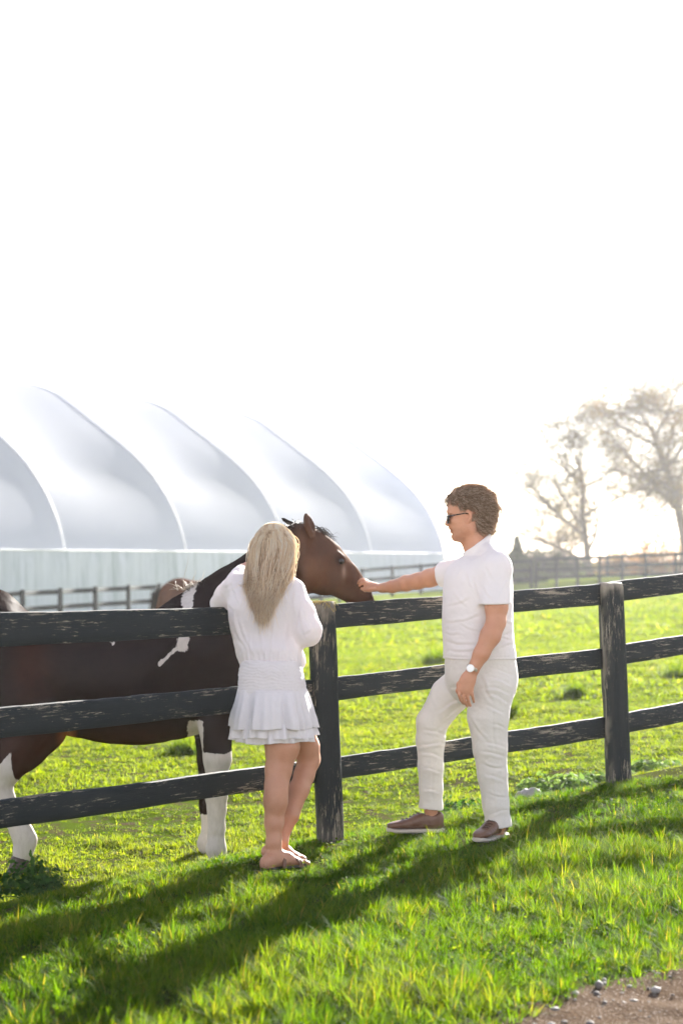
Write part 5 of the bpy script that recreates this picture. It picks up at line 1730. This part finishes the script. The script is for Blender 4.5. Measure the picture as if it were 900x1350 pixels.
    g = Vol((H(584, 0, D)[0], hc - .095, H(0, 694, D)[2]), (H(622, 0, D)[0], hc + .095, H(0, 670, D)[2]), 0.0028)
    for s in (-1, 1):
        for (za, zb, ya, yb) in ((679.8, 679.8, .006, .060), (690.0, 689.5, .014, .054), (679.8, 690.0, .006, .014), (679.8, 689.5, .060, .054)):
            g.cone(H(588.8 + ya * 40, za, hc + s * ya), H(588.8 + yb * 40, zb, hc + s * yb), .0034, .0034, .001)
        g.chain([H(591.3, 680.5, hc + s * .061), H(598, 679.2, hc + s * .068), H(613, 676.6, hc + s * .079), H(617, 677.5, hc + s * .080)], [.0045, .0036, .003, .003], .001)
    g.cone(H(589, 680.5, hc - .008), H(589, 680.5, hc + .008), .003, .003, .001)
    fr = finish('sunglasses', g, BK, None, None, None, 0); adopt(root, fr)
    for s in (-1, 1):
        q = [H(589.1, 680, hc + s * .008), H(591.2, 680, hc + s * .059), H(591.0, 689.3, hc + s * .053), H(589.5, 689.8, hc + s * .015)]
        vv = np.array(q + [a + V3(.002, 0, 0) for a in q])
        lens = mesh_np('lens', vv - np.array(root.location), [np.array([[0, 1, 2, 3], [7, 6, 5, 4], [0, 4, 5, 1], [1, 5, 6, 2], [2, 6, 7, 3], [3, 7, 4, 0]])], gl, fr, False)

    # ---------------- hair
    HM = hair_mat('brown_curly_hair', [(0.18, 0.11, 0.065), (0.36, 0.235, 0.145), (0.54, 0.37, 0.24), (0.72, 0.54, 0.38)], 0.4, 0.55)
    hv = Vol((H(586, 0, D)[0], hc - .12, H(0, 708, D)[2]), (H(658, 0, D)[0], hc + .12, H(0, 636, D)[2]), 0.0045)
    hv.ell(H(622, 669, hc), (.112, .084, .103), 0.0)
    hv.ell(H(634, 677, hc), (.060, .078, .080), 0.02)
    hv.ell(H(633, 690, hc), (.046, .062, .036), 0.02)
    hv.ell(H(606, 656.5, hc), (.046, .062, .032), 0.02)
    hv.cut(H(594, 664, hc), unit(V3(-.55, 0, -.83)), (H(580, 0, D)[0], hc - .13, H(0, 700, D)[2]), (H(606, 0, D)[0], hc + .13, H(0, 650, D)[2]))
    hv.ell(H(601.5, 684, hc), (.046, .15, .062), 0.01, mode='s')
    hv.ell(H(612, 694, hc), (.046, .15, .042), 0.008, mode='s')
    hv.ell(H(620, 706, hc), (.046, .15, .022), 0.008, mode='s')
    hv.ell(H(615.5, 682, hc - .07), (.021, .045, .034), 0.008, mode='s')
    hvv, hq, ht = hv.mesh(); hvv = relax(hvv, hq, 1); hn_ = normals(hvv, hq)
    hd = .013 * fbm(hvv * 30, 3, 51) - .004
    cap = mesh_np('hair', hvv + hn_ * hd[:, None], [hq] + ([ht] if len(ht) else []), HM, None, True, {'rnd': np.clip(.30 + .3 * fbm(hvv * 60, 2, 8), 0, 1)})
    adopt(root, cap)
    rng = np.random.default_rng(77)
    n = 4600
    pick = rng.integers(0, len(hvv), n)
    b0 = hvv[pick]; nn_ = hn_[pick]
    xe = b0[:, 0] * F / b0[:, 1] + 450; ye = -(b0[:, 2] - CAMZ) * F / b0[:, 1] + 740
    bad = ((np.abs(xe - 615) < 9) & (ye > 664) & (ye < 694)) | (xe < 603) & (ye > 661) | (ye > 697)
    b0 = b0[~bad]; nn_ = nn_[~bad]; n = len(b0)
    # keep roots away from the ear / face edge undersides
    m = 9; t = np.linspace(0, 1, m)
    down = np.array([.35, 0, -.9])
    flow = unit(V3(.6, 0, -.6))[None] + np.stack([0.0 * b0[:, 0], (b0[:, 1] - hc) * 2, 0 * b0[:, 0]], 1)
    flow = flow - nn_ * (flow * nn_).sum(1, keepdims=True)
    flow /= np.maximum(np.linalg.norm(flow, axis=1, keepdims=True), .2)
    bit = np.cross(nn_, flow)
    ln = rng.uniform(.018, .055, n) * (1 + .5 * (b0[:, 2] < H(0, 680, D)[2]))
    fre = rng.uniform(1.0, 2.2, n); ph = rng.uniform(0, 2 * PI, n); am = rng.uniform(.003, .012, n)
    pth = b0[:, None, :] + flow[:, None, :] * (ln[:, None] * t)[..., None] + nn_[:, None, :] * (.003 + (.005 + .022 * np.clip(vnoise(b0 * 34, 5), 0, 1))[:, None] * np.sin(t * PI * .7)[None] * rng.uniform(.3, 1.5, n)[:, None] + (am[:, None] * np.cos(2 * PI * fre[:, None] * t + ph[:, None]) * t))[..., None] \
        + bit[:, None, :] * (am[:, None] * np.sin(2 * PI * fre[:, None] * t + ph[:, None]) * t)[..., None]
    V, Q = tubes(pth, np.tile(np.linspace(.0019, .0009, m), (n, 1)), 3)
    o = mesh_np('hair', V, [Q], HM, None, True, {'rnd': np.repeat(rng.random(n), m * 3)}); adopt(root, o)

    # ---------------- wristwatch
    w = H(622.6, 881.5, 9.05); wd = unit(H(616, 896, yh) - H(634, 862, 9.055))
    ux = unit(np.cross(wd, Y3)); uy = np.cross(wd, ux)
    wv = Vol(w - .06, w + .06, 0.003)
    wv.cone(w - wd * .009, w + wd * .009, .0325, .0315, 0)
    wv.cut(w - wd * .009, -wd); wv.cut(w + wd * .009, wd)
    wv.cone(w - wd * .05, w + wd * .05, .0285, .0285, 0, mode='s')
    ST_ = plain_mat('brushed_watch_metal', (0.42, 0.38, 0.33), 0.35, 0.9, 60, 0.1)
    o = finish('wristwatch', wv, ST_, None, None, None, 0); adopt(root, o)
    fc = w + unit(V3(-.42, -.9, .1)) * .030
    fnrm = unit(V3(-.35, -.93, .12))
    dv = Vol(fc - .035, fc + .035, 0.0025)
    dv.cone(fc - fnrm * .004, fc + fnrm * .0045, .019, .019, 0); dv.cut(fc + fnrm * .0048, fnrm); dv.cut(fc - fnrm * .004, -fnrm)
    WH = plain_mat('white_watch_dial', (0.82, 0.82, 0.80), 0.25, 0, 60, 0.02)
    e = finish('dial', dv, WH, None, None, None, 0)
    e.data.transform(__import__('mathutils').Matrix.Translation([-c for c in root.location])); e.parent = o
    return root


def build_woman():
    D = 8.78
    H = P
    pxm = D / F
    bx, by = H(368, 1140, 8.62)[0], 8.62
    root = empty('person', (bx, by, gz(bx, by)))
    tag(root, 'blonde woman in white blouse and ruffled skirt leaning on the fence with her back turned', 'person')
    # ---------------- body
    v = Vol((-.66, 8.38, -.03), (-.02, 9.62, 1.62), 0.0042)
    hx, hy, hd = 363, 722, 8.90
    v.ell(H(362, 717, hd), (.076, .092, .098), 0.02)
    v.ell(H(365, 729, hd + .045), (.055, .05, .075), 0.03)
    v.ell(H(367, 727, hd + .092), (.010, .018, .014), 0.01)         # nose, away from the camera
    v.chain([H(362, 738, hd - .01), H(357, 756, 8.86)], [.052, .055], 0.03)
    v.chain([H(312, 776, 8.84), H(354, 764, 8.85), H(388, 781, 8.80)], [.048, .062, .048], 0.04)
    v.chain([H(352, 785, 8.84), H(357, 860, 8.80), H(358, 905, 8.74)], [.10, .095, .105], 0.04, (Y3, .75))
    # left arm: elbow on the rail, forearm up to the horse's neck
    v.chain([H(311, 776, 8.84), H(294, 797, 8.96)], [.044, .038], 0.02)
    v.chain([H(293, 797, 8.97), H(306, 775, 9.16), H(318, 754, 9.36)], [.038, .032, .024], 0.015)
    hb = H(318, 752, 9.40)
    v.chain([H(318, 754, 9.36), H(322, 747, 9.44)], [.026, .030], 0.008, (unit(V3(0, .4, .9)), .5))
    for i in range(4):
        a = H(320 + i * 2.2, 746 + i * .6, 9.45)
        finger(v, [a, a + V3(.012 + .004 * i, .03, .012), a + V3(.022 + .004 * i, .055, .004), a + V3(.026 + .004 * i, .070, -.012)], .0078, .0060, .003)
    finger(v, [H(322, 752, 9.40), H(326, 751, 9.44), H(329, 751, 9.47)], .010, .007, .004)
    # right arm: elbow out, forearm forward over the rail
    v.chain([H(388, 782, 8.80), H(405, 835, 8.74)], [.044, .037], 0.02)
    v.chain([H(405, 835, 8.74), H(396, 812, 8.92), H(388, 800, 9.12)], [.036, .030, .023], 0.015)
    v.chain([H(388, 800, 9.12), H(383, 797, 9.21)], [.024, .028], 0.008, (Z3, .55))
    for i in range(4):
        a = H(380 + i * 2.4, 796.5, 9.24)
        finger(v, [a, a + V3(-.006, .030, .002), a + V3(-.010, .052, -.012), a + V3(-.012, .058, -.028)], .0078, .0060, .003)
    finger(v, [H(388, 798, 9.16), H(392, 799, 9.20), H(392, 799, 9.23)], .010, .007, .004)
    # near (left) leg
    v.chain([H(361, 925, 8.75), H(367, 955, 8.70), H(372, 985, 8.66), H(367, 1016, 8.645), H(364.5, 1036, 8.64), H(363, 1056, 8.63), H(361.5, 1085, 8.615), H(361, 1112, 8.60), H(361.5, 1130, 8.60)],
            [.092, .084, .076, .0575, .0520, .0520, .0415, .0325, .0335], 0.02)
    v.ell(H(364.5, 1048, 8.60), (.047, .040, .085), 0.03)
    # foot
    v.chain([H(361, 1132, 8.60), H(352, 1143, 8.575)], [.037, .030], 0.02)
    gf = gz(H(372, 1145, 8.6)[0], 8.58)
    f0 = H(352, 0, 8.575); f0[2] = gf + .036
    f1 = H(378, 0, 8.62); f1[2] = gf + .040
    f2 = H(390, 0, 8.645); f2[2] = gf + .024
    v.chain([f0, f1, f2], [.031, .031, .024], 0.02, (Z3, .9))
    v.chain([H(362, 1128, 8.60), f1], [.036, .028], 0.02)
    fdir = unit(V3(.9, .42, 0)); fsd = V3(-fdir[1], fdir[0], 0)
    for i in range(5):
        b = f2 + fsd * (.026 - .0125 * i)
        finger(v, [b, b + fdir * (.022 + .003 * i) + Z3 * .002, b + fdir * (.036 + .004 * i) - Z3 * .008], .0095, .0080 + (.002 if i == 4 else 0), .004)
    # far (right) leg, knee bent
    v.chain([H(380, 925, 8.78), H(393, 960, 8.81), H(403.5, 985, 8.85), H(406.5, 1003, 8.86)], [.082, .074, .060, .049], 0.02)
    v.chain([H(406.5, 1003, 8.86), H(401, 1022, 8.84), H(394.5, 1040, 8.81), H(383, 1075, 8.77), H(371, 1106, 8.74), H(366, 1114, 8.73)], [.049, .0455, .046, .036, .0275, .030], 0.02)
    v.ell(H(411, 999, 8.885), (.034, .035, .045), 0.03)
    gf2 = gz(H(375, 0, 8.75)[0], 8.75)
    k0 = H(354, 1117, 8.73); k0[2] = max(H(0, 1123, 8.73)[2], gf2 + .035)
    k1 = H(376, 1124, 8.78); k2 = H(391, 1130, 8.81); k2[2] = max(k2[2], gf2 + .024)
    v.chain([H(368, 1110, 8.735), k0], [.034, .030], 0.02)
    v.chain([k0, k1, k2], [.031, .030, .023], 0.02, (Z3, .9))
    v.chain([H(368, 1112, 8.735), k1], [.034, .026], 0.02)
    for i in range(5):
        b = k2 + fsd * (.024 - .012 * i)
        finger(v, [b, b + fdir * (.020 + .003 * (4 - i)) + Z3 * .001, b + fdir * (.034 + .004 * (4 - i)) - Z3 * .007], .0092, .0078, .004)
    body = finish('body', v, SKIN_W, None, lambda p, n: .0012 * fbm(p * 14, 2, 4), lambda p: {'tint': np.clip(.05 * (1 + fbm(p * 20, 2, 3)), 0, 1)}, 1)
    adopt(root, body)

    # ---------------- sandals
    SB = plain_mat('tan_leather_strap', (0.16, 0.07, 0.035), 0.5, 0, 30, 0.2)
    BS = plain_mat('dark_sandal_sole', (0.03, 0.022, 0.018), 0.55, 0, 30, 0.2)
    for (h_, t_, z_) in ((k0 - fdir * .030, k2 + fdir * .052, min(k0[2], k2[2]) - .036), (f0 - fdir * .028, f2 + fdir * .048, gf - .0)):
        f = unit(V3(t_[0] - h_[0], t_[1] - h_[1], 0)); s = np.cross(Z3, f)
        sv = Vol(np.minimum(h_, t_) - .08, np.maximum(h_, t_) + .08, 0.0035)
        Lx = np.linalg.norm((t_ - h_)[:2]); o3 = V3(h_[0], h_[1], z_)
        zz = max(z_, gf2 - .0) if h_ is not f0 else z_
        sv.loft(s, Z3, f, [(float(f @ o3) + a * Lx, float(s @ o3), z_ + .006, w_, .006) for a, w_ in ((0, .020), (.06, .030), (.3, .031), (.55, .036), (.75, .045), (.9, .038), (1.0, .016))], 0, 3.5)
        so = finish('sandal', sv, BS, None, None, None, 0)
        ps = []
        for a, hh, tw in ((.50, .058, 0.02), (.56, .052, .028), (.70, .038, -.02), (.76, .034, -.02)):
            c = o3 + f * a * Lx
            ps.append([c + s * (.046 * math.cos(q)) + f * (tw * math.cos(q)) + Z3 * (hh * math.sin(q) + .006) for q in np.linspace(0, PI, 9)])
        Vt, Q = tubes(np.array(ps), np.full((4, 9), .0062), 6)
        st = mesh_np('strap', Vt, [Q], SB, so)
        off = __import__('mathutils').Matrix.Translation([-c for c in root.location])
        so.data.transform(off); st.data.transform(off); so.parent = root

    # ---------------- blouse
    GZ = cloth_mat('white_gauze_cotton', (0.83, 0.795, 0.80), 380, 0.28, 0.03, (1, 1, 1), (0.86, 0.80, 0.78))
    v = Vol((-.70, 8.50, .82), (-.06, 9.50, 1.44), 0.0045)
    st = []
    for py, l, r, hy_ in ((750, 334, 380, .06), (756, 324, 384, .09), (764, 311, 390, .108), (776, 302, 394, .118), (792, 300, 394, .122), (815, 302, 394, .122), (838, 306, 396, .122), (856, 311, 400, .125), (868, 314, 402.5, .128), (877, 317.5, 401, .122), (884, 322, 396, .105)):
        w = H((l + r) / 2, py, D)
        st.append((w[2], w[0], D + .03 * (py < 840) - .0 + .05 * sstep(800, 755, py), (r - l) / 2 * pxm, hy_))
    v.loft(X3, Y3, Z3, st, 0.0, 2.25)
    v.chain([H(312, 772, 8.84), H(300, 786, 8.92), H(292.5, 796, 8.97)], [.058, .060, .052], 0.03)
    v.chain([H(292.5, 796, 8.97), H(304, 776, 9.16), H(315, 757, 9.33), H(317.5, 752.5, 9.365)], [.052, .045, .036, .033], 0.02)
    v.ell(H(291, 799, 8.96), (.034, .04, .030), 0.02)
    v.chain([H(386, 780, 8.80), H(397, 808, 8.77), H(405, 831, 8.745), H(405.5, 838, 8.745)], [.057, .058, .059, .053], 0.035)
    v.ell(H(398, 843, 8.77), (.035, .05, .028), 0.02)
    v.chain([H(404, 836, 8.75), H(396, 815, 8.92), H(390, 803, 9.06)], [.052, .044, .034], 0.02)
    v.cut(H(390, 803, 9.065), unit(V3(-.1, 1, .05)), (-.35, 8.95, 1.1), (-.05, 9.3, 1.3))
    BL = [(304, 800, 322, 858, .005, 2.2), (312, 812, 334, 868, .005, 2.0), (396, 790, 388, 856, .005, 2.2), (380, 800, 374, 866, .004, 2.2), (340, 812, 346, 868, .004, 2.2), (358, 818, 356, 874, .004, 2.0),
          (326, 840, 332, 876, .004, 1.5), (349, 850, 350, 878, .004, 1.4), (368, 852, 365, 878, .004, 1.4), (384, 850, 388, 876, .004, 1.5), (396, 852, 398, 872, .004, 1.5), (316, 856, 322, 876, .004, 1.4),
          (303, 768, 316, 800, .004, 2.0), (292, 786, 308, 806, .004, 1.8), (296, 776, 306, 770, .003, 1.6), (388, 772, 384, 806, .004, 1.8), (397, 795, 408, 828, .004, 1.8), (392, 806, 402, 842, .004, 1.7), (404, 812, 414, 834, .003, 1.5),
          (400, 838, 412, 832, .003, 1.4), (330, 772, 322, 800, .003, 2.0), (372, 776, 378, 800, .003, 2.0), (310, 830, 318, 850, .003, 1.6)]
    cr = []
    for a in ((308, 800, 330, 860, .007, .012), (320, 790, 335, 850, .005, .012), (388, 800, 380, 855, .007, .012), (372, 820, 368, 865, .005, .012), (350, 830, 352, 870, .005, .012), (338, 850, 332, 872, .006, .010), (391, 850, 396, 868, .006, .010),
              (362, 850, 360, 872, .005, .008), (380, 855, 384, 872, .005, .008), (320, 858, 324, 874, .005, .008), (306, 770, 316, 800, .006, .011), (390, 775, 386, 805, .006, .010)):
        cr.append((H(a[0], a[1], 8.66), H(a[2], a[3], 8.66), a[4], a[5]))
    for a in ((398, 800, 412, 835, .005, .009), (392, 812, 402, 845, .005, .009), (404, 815, 416, 828, .004, .008)):
        cr.append((H(a[0], a[1], 8.69), H(a[2], a[3], 8.69), a[4], a[5]))
    def dsp(p, n):
        gather = sstep(.10, 0.0, p[:, 2] - H(0, 878, D)[2])
        ang = np.arctan2(p[:, 1] - D, p[:, 0] - H(357, 0, D)[0])
        return folds(p, n, BL) + fbm(p * np.array([12, 12, 8]), 3, 61) * .0045 + .0016 * fbm(p * 38, 2, 62) + gather * (.0035 * np.sin(ang * 38 + 3 * fbm(p * 9, 2, 3)))
    o = finish('blouse', v, GZ, None, dsp, None, 2); adopt(root, o)

    # ---------------- skirt: ruched yoke and two ruffle tiers
    rng = np.random.default_rng(5)
    th = np.linspace(0, 2 * PI, 361)[:-1]
    def ringsurf(name, rows, waves, seed, parent, flat=False, thick=.0022):
        """rows: (py, left, right, half depth, wave amplitude)"""
        rows = np.array(rows, float)
        n = 34
        py = np.linspace(rows[0, 0], rows[-1, 0], n)
        l, r, hy_, am = [np.interp(py, rows[:, 0], rows[:, k]) for k in (1, 2, 3, 4)]
        V = np.zeros((n, len(th), 3))
        ph = np.random.default_rng(seed).uniform(0, 2 * PI, 6)
        wob = sum(a_ * np.sin(th * f_ + p_) for a_, f_, p_ in zip((.9, .8, .5, .35), waves, ph))
        drop = sum(a_ * np.sin(th * f_ + p_) for a_, f_, p_ in zip((.5, .4), (3, 7), ph[4:]))
        for i in range(n):
            t = (py[i] - py[0]) / (py[-1] - py[0])
            cx_ = ((l[i] + r[i]) / 2 - 450) * 8.74 / F; rx = (r[i] - l[i]) / 2 * 8.74 / F
            z = CAMZ - (py[i] - 740) * 8.74 / F
            w = wob * am[i]
            jit = fbm(np.stack([np.cos(th) * 5, np.sin(th) * 5, np.full(len(th), z * 30)], 1), 2, seed) * .0022
            V[i, :, 0] = cx_ + (rx + w * 1.0 + jit) * np.cos(th)
            V[i, :, 1] = 8.74 + (hy_[i] + w * 1.0 + jit) * np.sin(th)
            V[i, :, 2] = z + drop * .007 * t
        m = len(th)
        idx = np.arange(n * m).reshape(n, m); nx = np.roll(idx, -1, axis=1)
        q = np.stack([idx[:-1], idx[1:], nx[1:], nx[:-1]], -1).reshape(-1, 4)
        ob = mesh_np(name, V.reshape(-1, 3), [q], GZ)
        md = ob.modifiers.new('thickness', 'SOLIDIFY'); md.thickness = thick; md.offset = 0
        off = __import__('mathutils').Matrix.Translation([-c for c in root.location])
        ob.data.transform(off); ob.parent = parent
        return ob
    # yoke with horizontal ruching
    v = Vol((-.56, 8.50, .74), (-.08, 8.98, .98), 0.004)
    st = []
    for py, l, r, hy_ in ((870, 320, 396, .105), (880, 316, 398, .118), (890, 314.5, 400, .124), (900, 314, 402.5, .130), (910, 313.5, 403.5, .134), (916, 314, 403, .134)):
        w = H((l + r) / 2, py, 8.74); st.append((w[2], w[0], 8.74, (r - l) / 2 * 8.74 / F, hy_))
    v.loft(X3, Y3, Z3, st, 0, 2.2)
    def dsp(p, n):
        w = fbm(p * np.array([10, 10, 3]), 2, 8) * .9
        return .0010 * np.sin(p[:, 2] * 430 + 3.4 * w + 4 * fbm(p * np.array([25, 25, 10]), 2, 4)) + .0022 * fbm(p * 50, 2, 6)
    sk = finish('skirt', v, GZ, None, dsp, None, 1); adopt(root, sk)
    ringsurf('ruffle_tier', [(925, 313, 405, .150, .0), (945, 309, 409, .170, .004), (958, 306, 414, .183, .0075), (970, 304, 416.5, .190, .0095)], (9, 14, 23, 31), 3, sk)
    ringsurf('ruffle_tier', [(908, 314, 403.5, .138, .0015), (918, 312, 406.5, .158, .004), (935, 308.5, 410.5, .184, .0080), (949, 305.5, 414, .196, .0105), (958, 304.5, 415, .200, .0115)], (8, 13, 19, 29), 6, sk)
    ringsurf('ruffle_tier', [(925, 314, 404, .142, .0), (950, 311, 407, .162, .004), (966, 308, 412, .174, .0075), (976, 306.5, 414, .180, .009)], (7, 12, 21, 33), 9, sk)

    # ---------------- hair
    HB = hair_mat('long_blonde_hair', [(0.48, 0.33, 0.20), (0.80, 0.63, 0.43), (0.92, 0.78, 0.58), (0.95, 0.86, 0.70), (0.96, 0.91, 0.82)], 0.36, 0.55)
    HCORE = hair_mat('blonde_hair_core', [(0.50, 0.37, 0.24), (0.72, 0.57, 0.40)], 0.6, 0.1)
    hv = Vol((-.52, 8.70, 1.16), (-.18, 9.04, 1.62), 0.0045)
    hv.ell(H(361, 718, hd), (.083, .090, .094), 0.0)
    hv.chain([H(359, 728, hd - .035), H(355, 755, hd - .075), H(351, 785, 8.79)], [.078, .066, .050], 0.03, (Y3, .7))
    hv.chain([H(349, 785, 8.775), H(346, 812, 8.70)], [.046, .014], 0.03, (Y3, .5))
    hvv, hq, ht = hv.mesh(); hvv = relax(hvv, hq, 2)
    core = mesh_np('hair', hvv, [hq] + ([ht] if len(ht) else []), HCORE, None, True, {'rnd': np.clip(.5 + .4 * fbm(hvv * 30, 2, 8), 0, 1)})
    adopt(root, core)
    rng = np.random.default_rng(12)
    n = 9500
    # roots over the back of the skull
    cy_, cz = hd, 717
    u = rng.uniform(0, 2 * PI, n); w = rng.uniform(-.15, 1, n)
    w = np.sqrt(np.clip(w, 0, 1)) * np.sign(w + 1e-9)
    cs = H(361, 717, hd)
    rr = np.sqrt(1 - np.clip(w, -1, 1) ** 2)
    dirn = np.stack([rr * np.cos(u), rr * np.sin(u), w], 1)
    keep = (dirn[:, 1] < .55) | (dirn[:, 2] > .3)
    dirn = dirn[keep]; w = w[keep]; n = len(dirn)
    sx = dirn[:, 0]
    m = 22
    t = np.linspace(0, 1, m)
    # target ends
    lenf = rng.beta(1.5, 1.6, n)
    endz = H(0, 768, D)[2] + rng.normal(0, .02, n) - lenf * (H(0, 768, D)[2] - H(0, 828, D)[2]) * (1 - .55 * np.abs(sx) ** 1.5)
    ex = H(347, 0, 8.72)[0] + sx * .085 * (1 - lenf * .70) + rng.normal(0, .014, n)
    left = (sx < -.35) & (rng.random(n) < .0)
    ex = np.where(left, H(310, 0, 8.78)[0] + rng.normal(0, .022, n), ex)
    endz = np.where(left, H(0, 768, D)[2] + rng.normal(0, .02, n) - .03, endz)
    # a few flyaways
    fly = rng.random(n) < .06
    ex = ex + fly * rng.normal(0, .03, n)
    ey = 8.672 + rng.normal(0, .008, n) + .03 * (endz > 1.24)
    ey = np.where(left, 8.745, ey)
    p0 = cs + dirn * np.array([.090, .100, .103])
    p1 = cs + np.stack([np.clip(sx * 1.25, -1, 1) * .098 + rng.normal(0, .003, n), np.minimum(dirn[:, 1], .25) * .105 - .004, np.minimum(w, .25) * .06 - .03], 1)
    p2 = np.stack([H(353, 0, 8.8)[0] + sx * .100 + rng.normal(0, .004, n), np.full(n, 8.722) + rng.normal(0, .007, n) + np.abs(sx) ** 2 * .06, np.full(n, H(0, 764, 8.8)[2]) + rng.normal(0, .014, n)], 1)
    p3 = np.stack([ex, ey, endz], 1)
    p1 = p1 + fly[:, None] * rng.normal(0, .012, (n, 3)); p2 = p2 + fly[:, None] * np.abs(rng.normal(0, .012, (n, 3))) * np.array([1, -.6, 1])
    # Catmull-Rom through p0 .. p3
    K = [2 * p0 - p1 * 1.0, p0, p1, p2, p3, 2 * p3 - p2]
    K[0] = p0 - (p1 - p0) * np.array([1, .2, -.6])
    out = np.zeros((n, m, 3))
    for i, tv in enumerate(t * 3 * .9999):
        j = int(tv); f = tv - j
        a, b, c, d = K[j], K[j + 1], K[j + 2], K[j + 3]
        out[:, i] = .5 * ((2 * b) + (-a + c) * f + (2 * a - 5 * b + 4 * c - d) * f * f + (-a + 3 * b - 3 * c + d) * f ** 3)
    clump = np.stack([vnoise(np.stack([sx * 14, dirn[:, 1] * 9 + t_ * 2.5, 0 * sx], 1), 5) for t_ in t], 1)
    out[..., 0] += clump * .011 * t[None] + (rng.normal(0, .0025, (n, 1)) * np.sin(t * 7)[None]) * t[None]
    out[..., 1] += clump * .004 * t[None]
    rad = np.tile(np.interp(t, [0, .1, .8, 1], [.0014, .0017, .0011, .0003]), (n, 1))
    V, Q = tubes(out, rad, 3)
    band = np.clip(.48 + .38 * vnoise(np.stack([sx * 9, dirn[:, 1] * 6, 0 * sx], 1), 15) + rng.normal(0, .2, n), 0, 1)
    o = mesh_np('hair', V, [Q], HB, None, True, {'rnd': np.repeat(band, m * 3)}); adopt(root, o)
    return root


build_man()
build_woman()

# ------------------------------------------------------------------ light, sky, air, camera
SUN_AZ, SUN_EL = math.radians(22.0), math.radians(20.5)
sd = V3(math.sin(SUN_AZ) * math.cos(SUN_EL), math.cos(SUN_AZ) * math.cos(SUN_EL), math.sin(SUN_EL))
from mathutils import Vector
L = bpy.data.lights.new('sun', 'SUN'); L.energy = 5.0; L.angle = math.radians(0.55); L.color = (1.0, 0.955, 0.88)
lo = bpy.data.objects.new('sun', L); COL.objects.link(lo)
lo.rotation_euler = Vector(sd).to_track_quat('Z', 'Y').to_euler()
lo.location = tuple(sd * 50)

W = bpy.data.worlds.new('World'); SC.world = W; W.use_nodes = True
nt = W.node_tree
for n in list(nt.nodes): nt.nodes.remove(n)
sky = nt.nodes.new('ShaderNodeTexSky'); sky.sky_type = 'NISHITA'; sky.sun_disc = False
sky.sun_elevation = SUN_EL; sky.sun_rotation = SUN_AZ
sky.air_density = 1.0; sky.dust_density = 0.0; sky.ozone_density = 1.0; sky.altitude = 0
bg = nt.nodes.new('ShaderNodeBackground'); bg.inputs[1].default_value = 0.062
wo = nt.nodes.new('ShaderNodeOutputWorld')
hs = nt.nodes.new('ShaderNodeHueSaturation'); hs.inputs['Saturation'].default_value = 0.6
nt.links.new(sky.outputs[0], hs.inputs['Color'])
wm_ = nt.nodes.new('ShaderNodeMix'); wm_.data_type = 'RGBA'; wm_.blend_type = 'MULTIPLY'; wm_.inputs[0].default_value = 1.0
nt.links.new(hs.outputs[0], wm_.inputs[6]); wm_.inputs[7].default_value = (1.07, 0.95, 0.95, 1)
nt.links.new(wm_.outputs[2], bg.inputs[0]); nt.links.new(bg.outputs[0], wo.inputs[0])


def haze(density):
    lo_, hi_ = np.array([-60, -6, -3.2]), np.array([60, 150, 16])
    v = np.array([[x, y, z] for x in (lo_[0], hi_[0]) for y in (lo_[1], hi_[1]) for z in (lo_[2], hi_[2])])
    f = np.array([[0, 1, 3, 2], [4, 6, 7, 5], [0, 4, 5, 1], [2, 3, 7, 6], [0, 2, 6, 4], [1, 5, 7, 3]])
    m, nt, out = mat('haze_air')
    pv = nt.nodes.new('ShaderNodeVolumePrincipled')
    pv.inputs['Color'].default_value = (0.96, 0.96, 1.0, 1)
    pv.inputs['Density'].default_value = density
    pv.inputs['Anisotropy'].default_value = 0.5
    nt.links.new(pv.outputs[0], out.inputs['Volume'])
    o = mesh_np('haze', v, [f], m, None, False)
    tag(o, kind='stuff')


HAZE = 0.00035
if HAZE: haze(HAZE)

cam = bpy.data.cameras.new('camera'); co = bpy.data.objects.new('camera', cam); COL.objects.link(co)
co.location = (0, 0, CAMZ); co.rotation_euler = (PI / 2, 0, 0)
cam.sensor_fit = 'VERTICAL'; cam.sensor_height = 36.0; cam.sensor_width = 24.0
cam.lens = F / 1350 * 36
cam.shift_y = (740 - 675) / 1350
cam.clip_start = 0.1; cam.clip_end = 6000
cam.dof.use_dof = True; cam.dof.focus_distance = 9.0; cam.dof.aperture_fstop = 3.0
SC.camera = co
SC.render.engine = 'CYCLES'
SC.view_settings.view_transform = 'Standard'; SC.view_settings.look = 'None'
SC.view_settings.exposure = 2.72; SC.view_settings.gamma = 1.0; SC.view_settings.use_curve_mapping = False
cy = SC.cycles
cy.use_denoising = True; cy.denoiser = 'OPENIMAGEDENOISE'
cy.max_bounces = 8; cy.diffuse_bounces = 4; cy.transmission_bounces = 6; cy.transparent_max_bounces = 8; cy.volume_bounces = 1
cy.volume_step_rate = 4.0
cy.sample_clamp_indirect = 8.0
cy.use_adaptive_sampling = True; cy.adaptive_threshold = 0.02
cy.light_sampling_threshold = 0.01
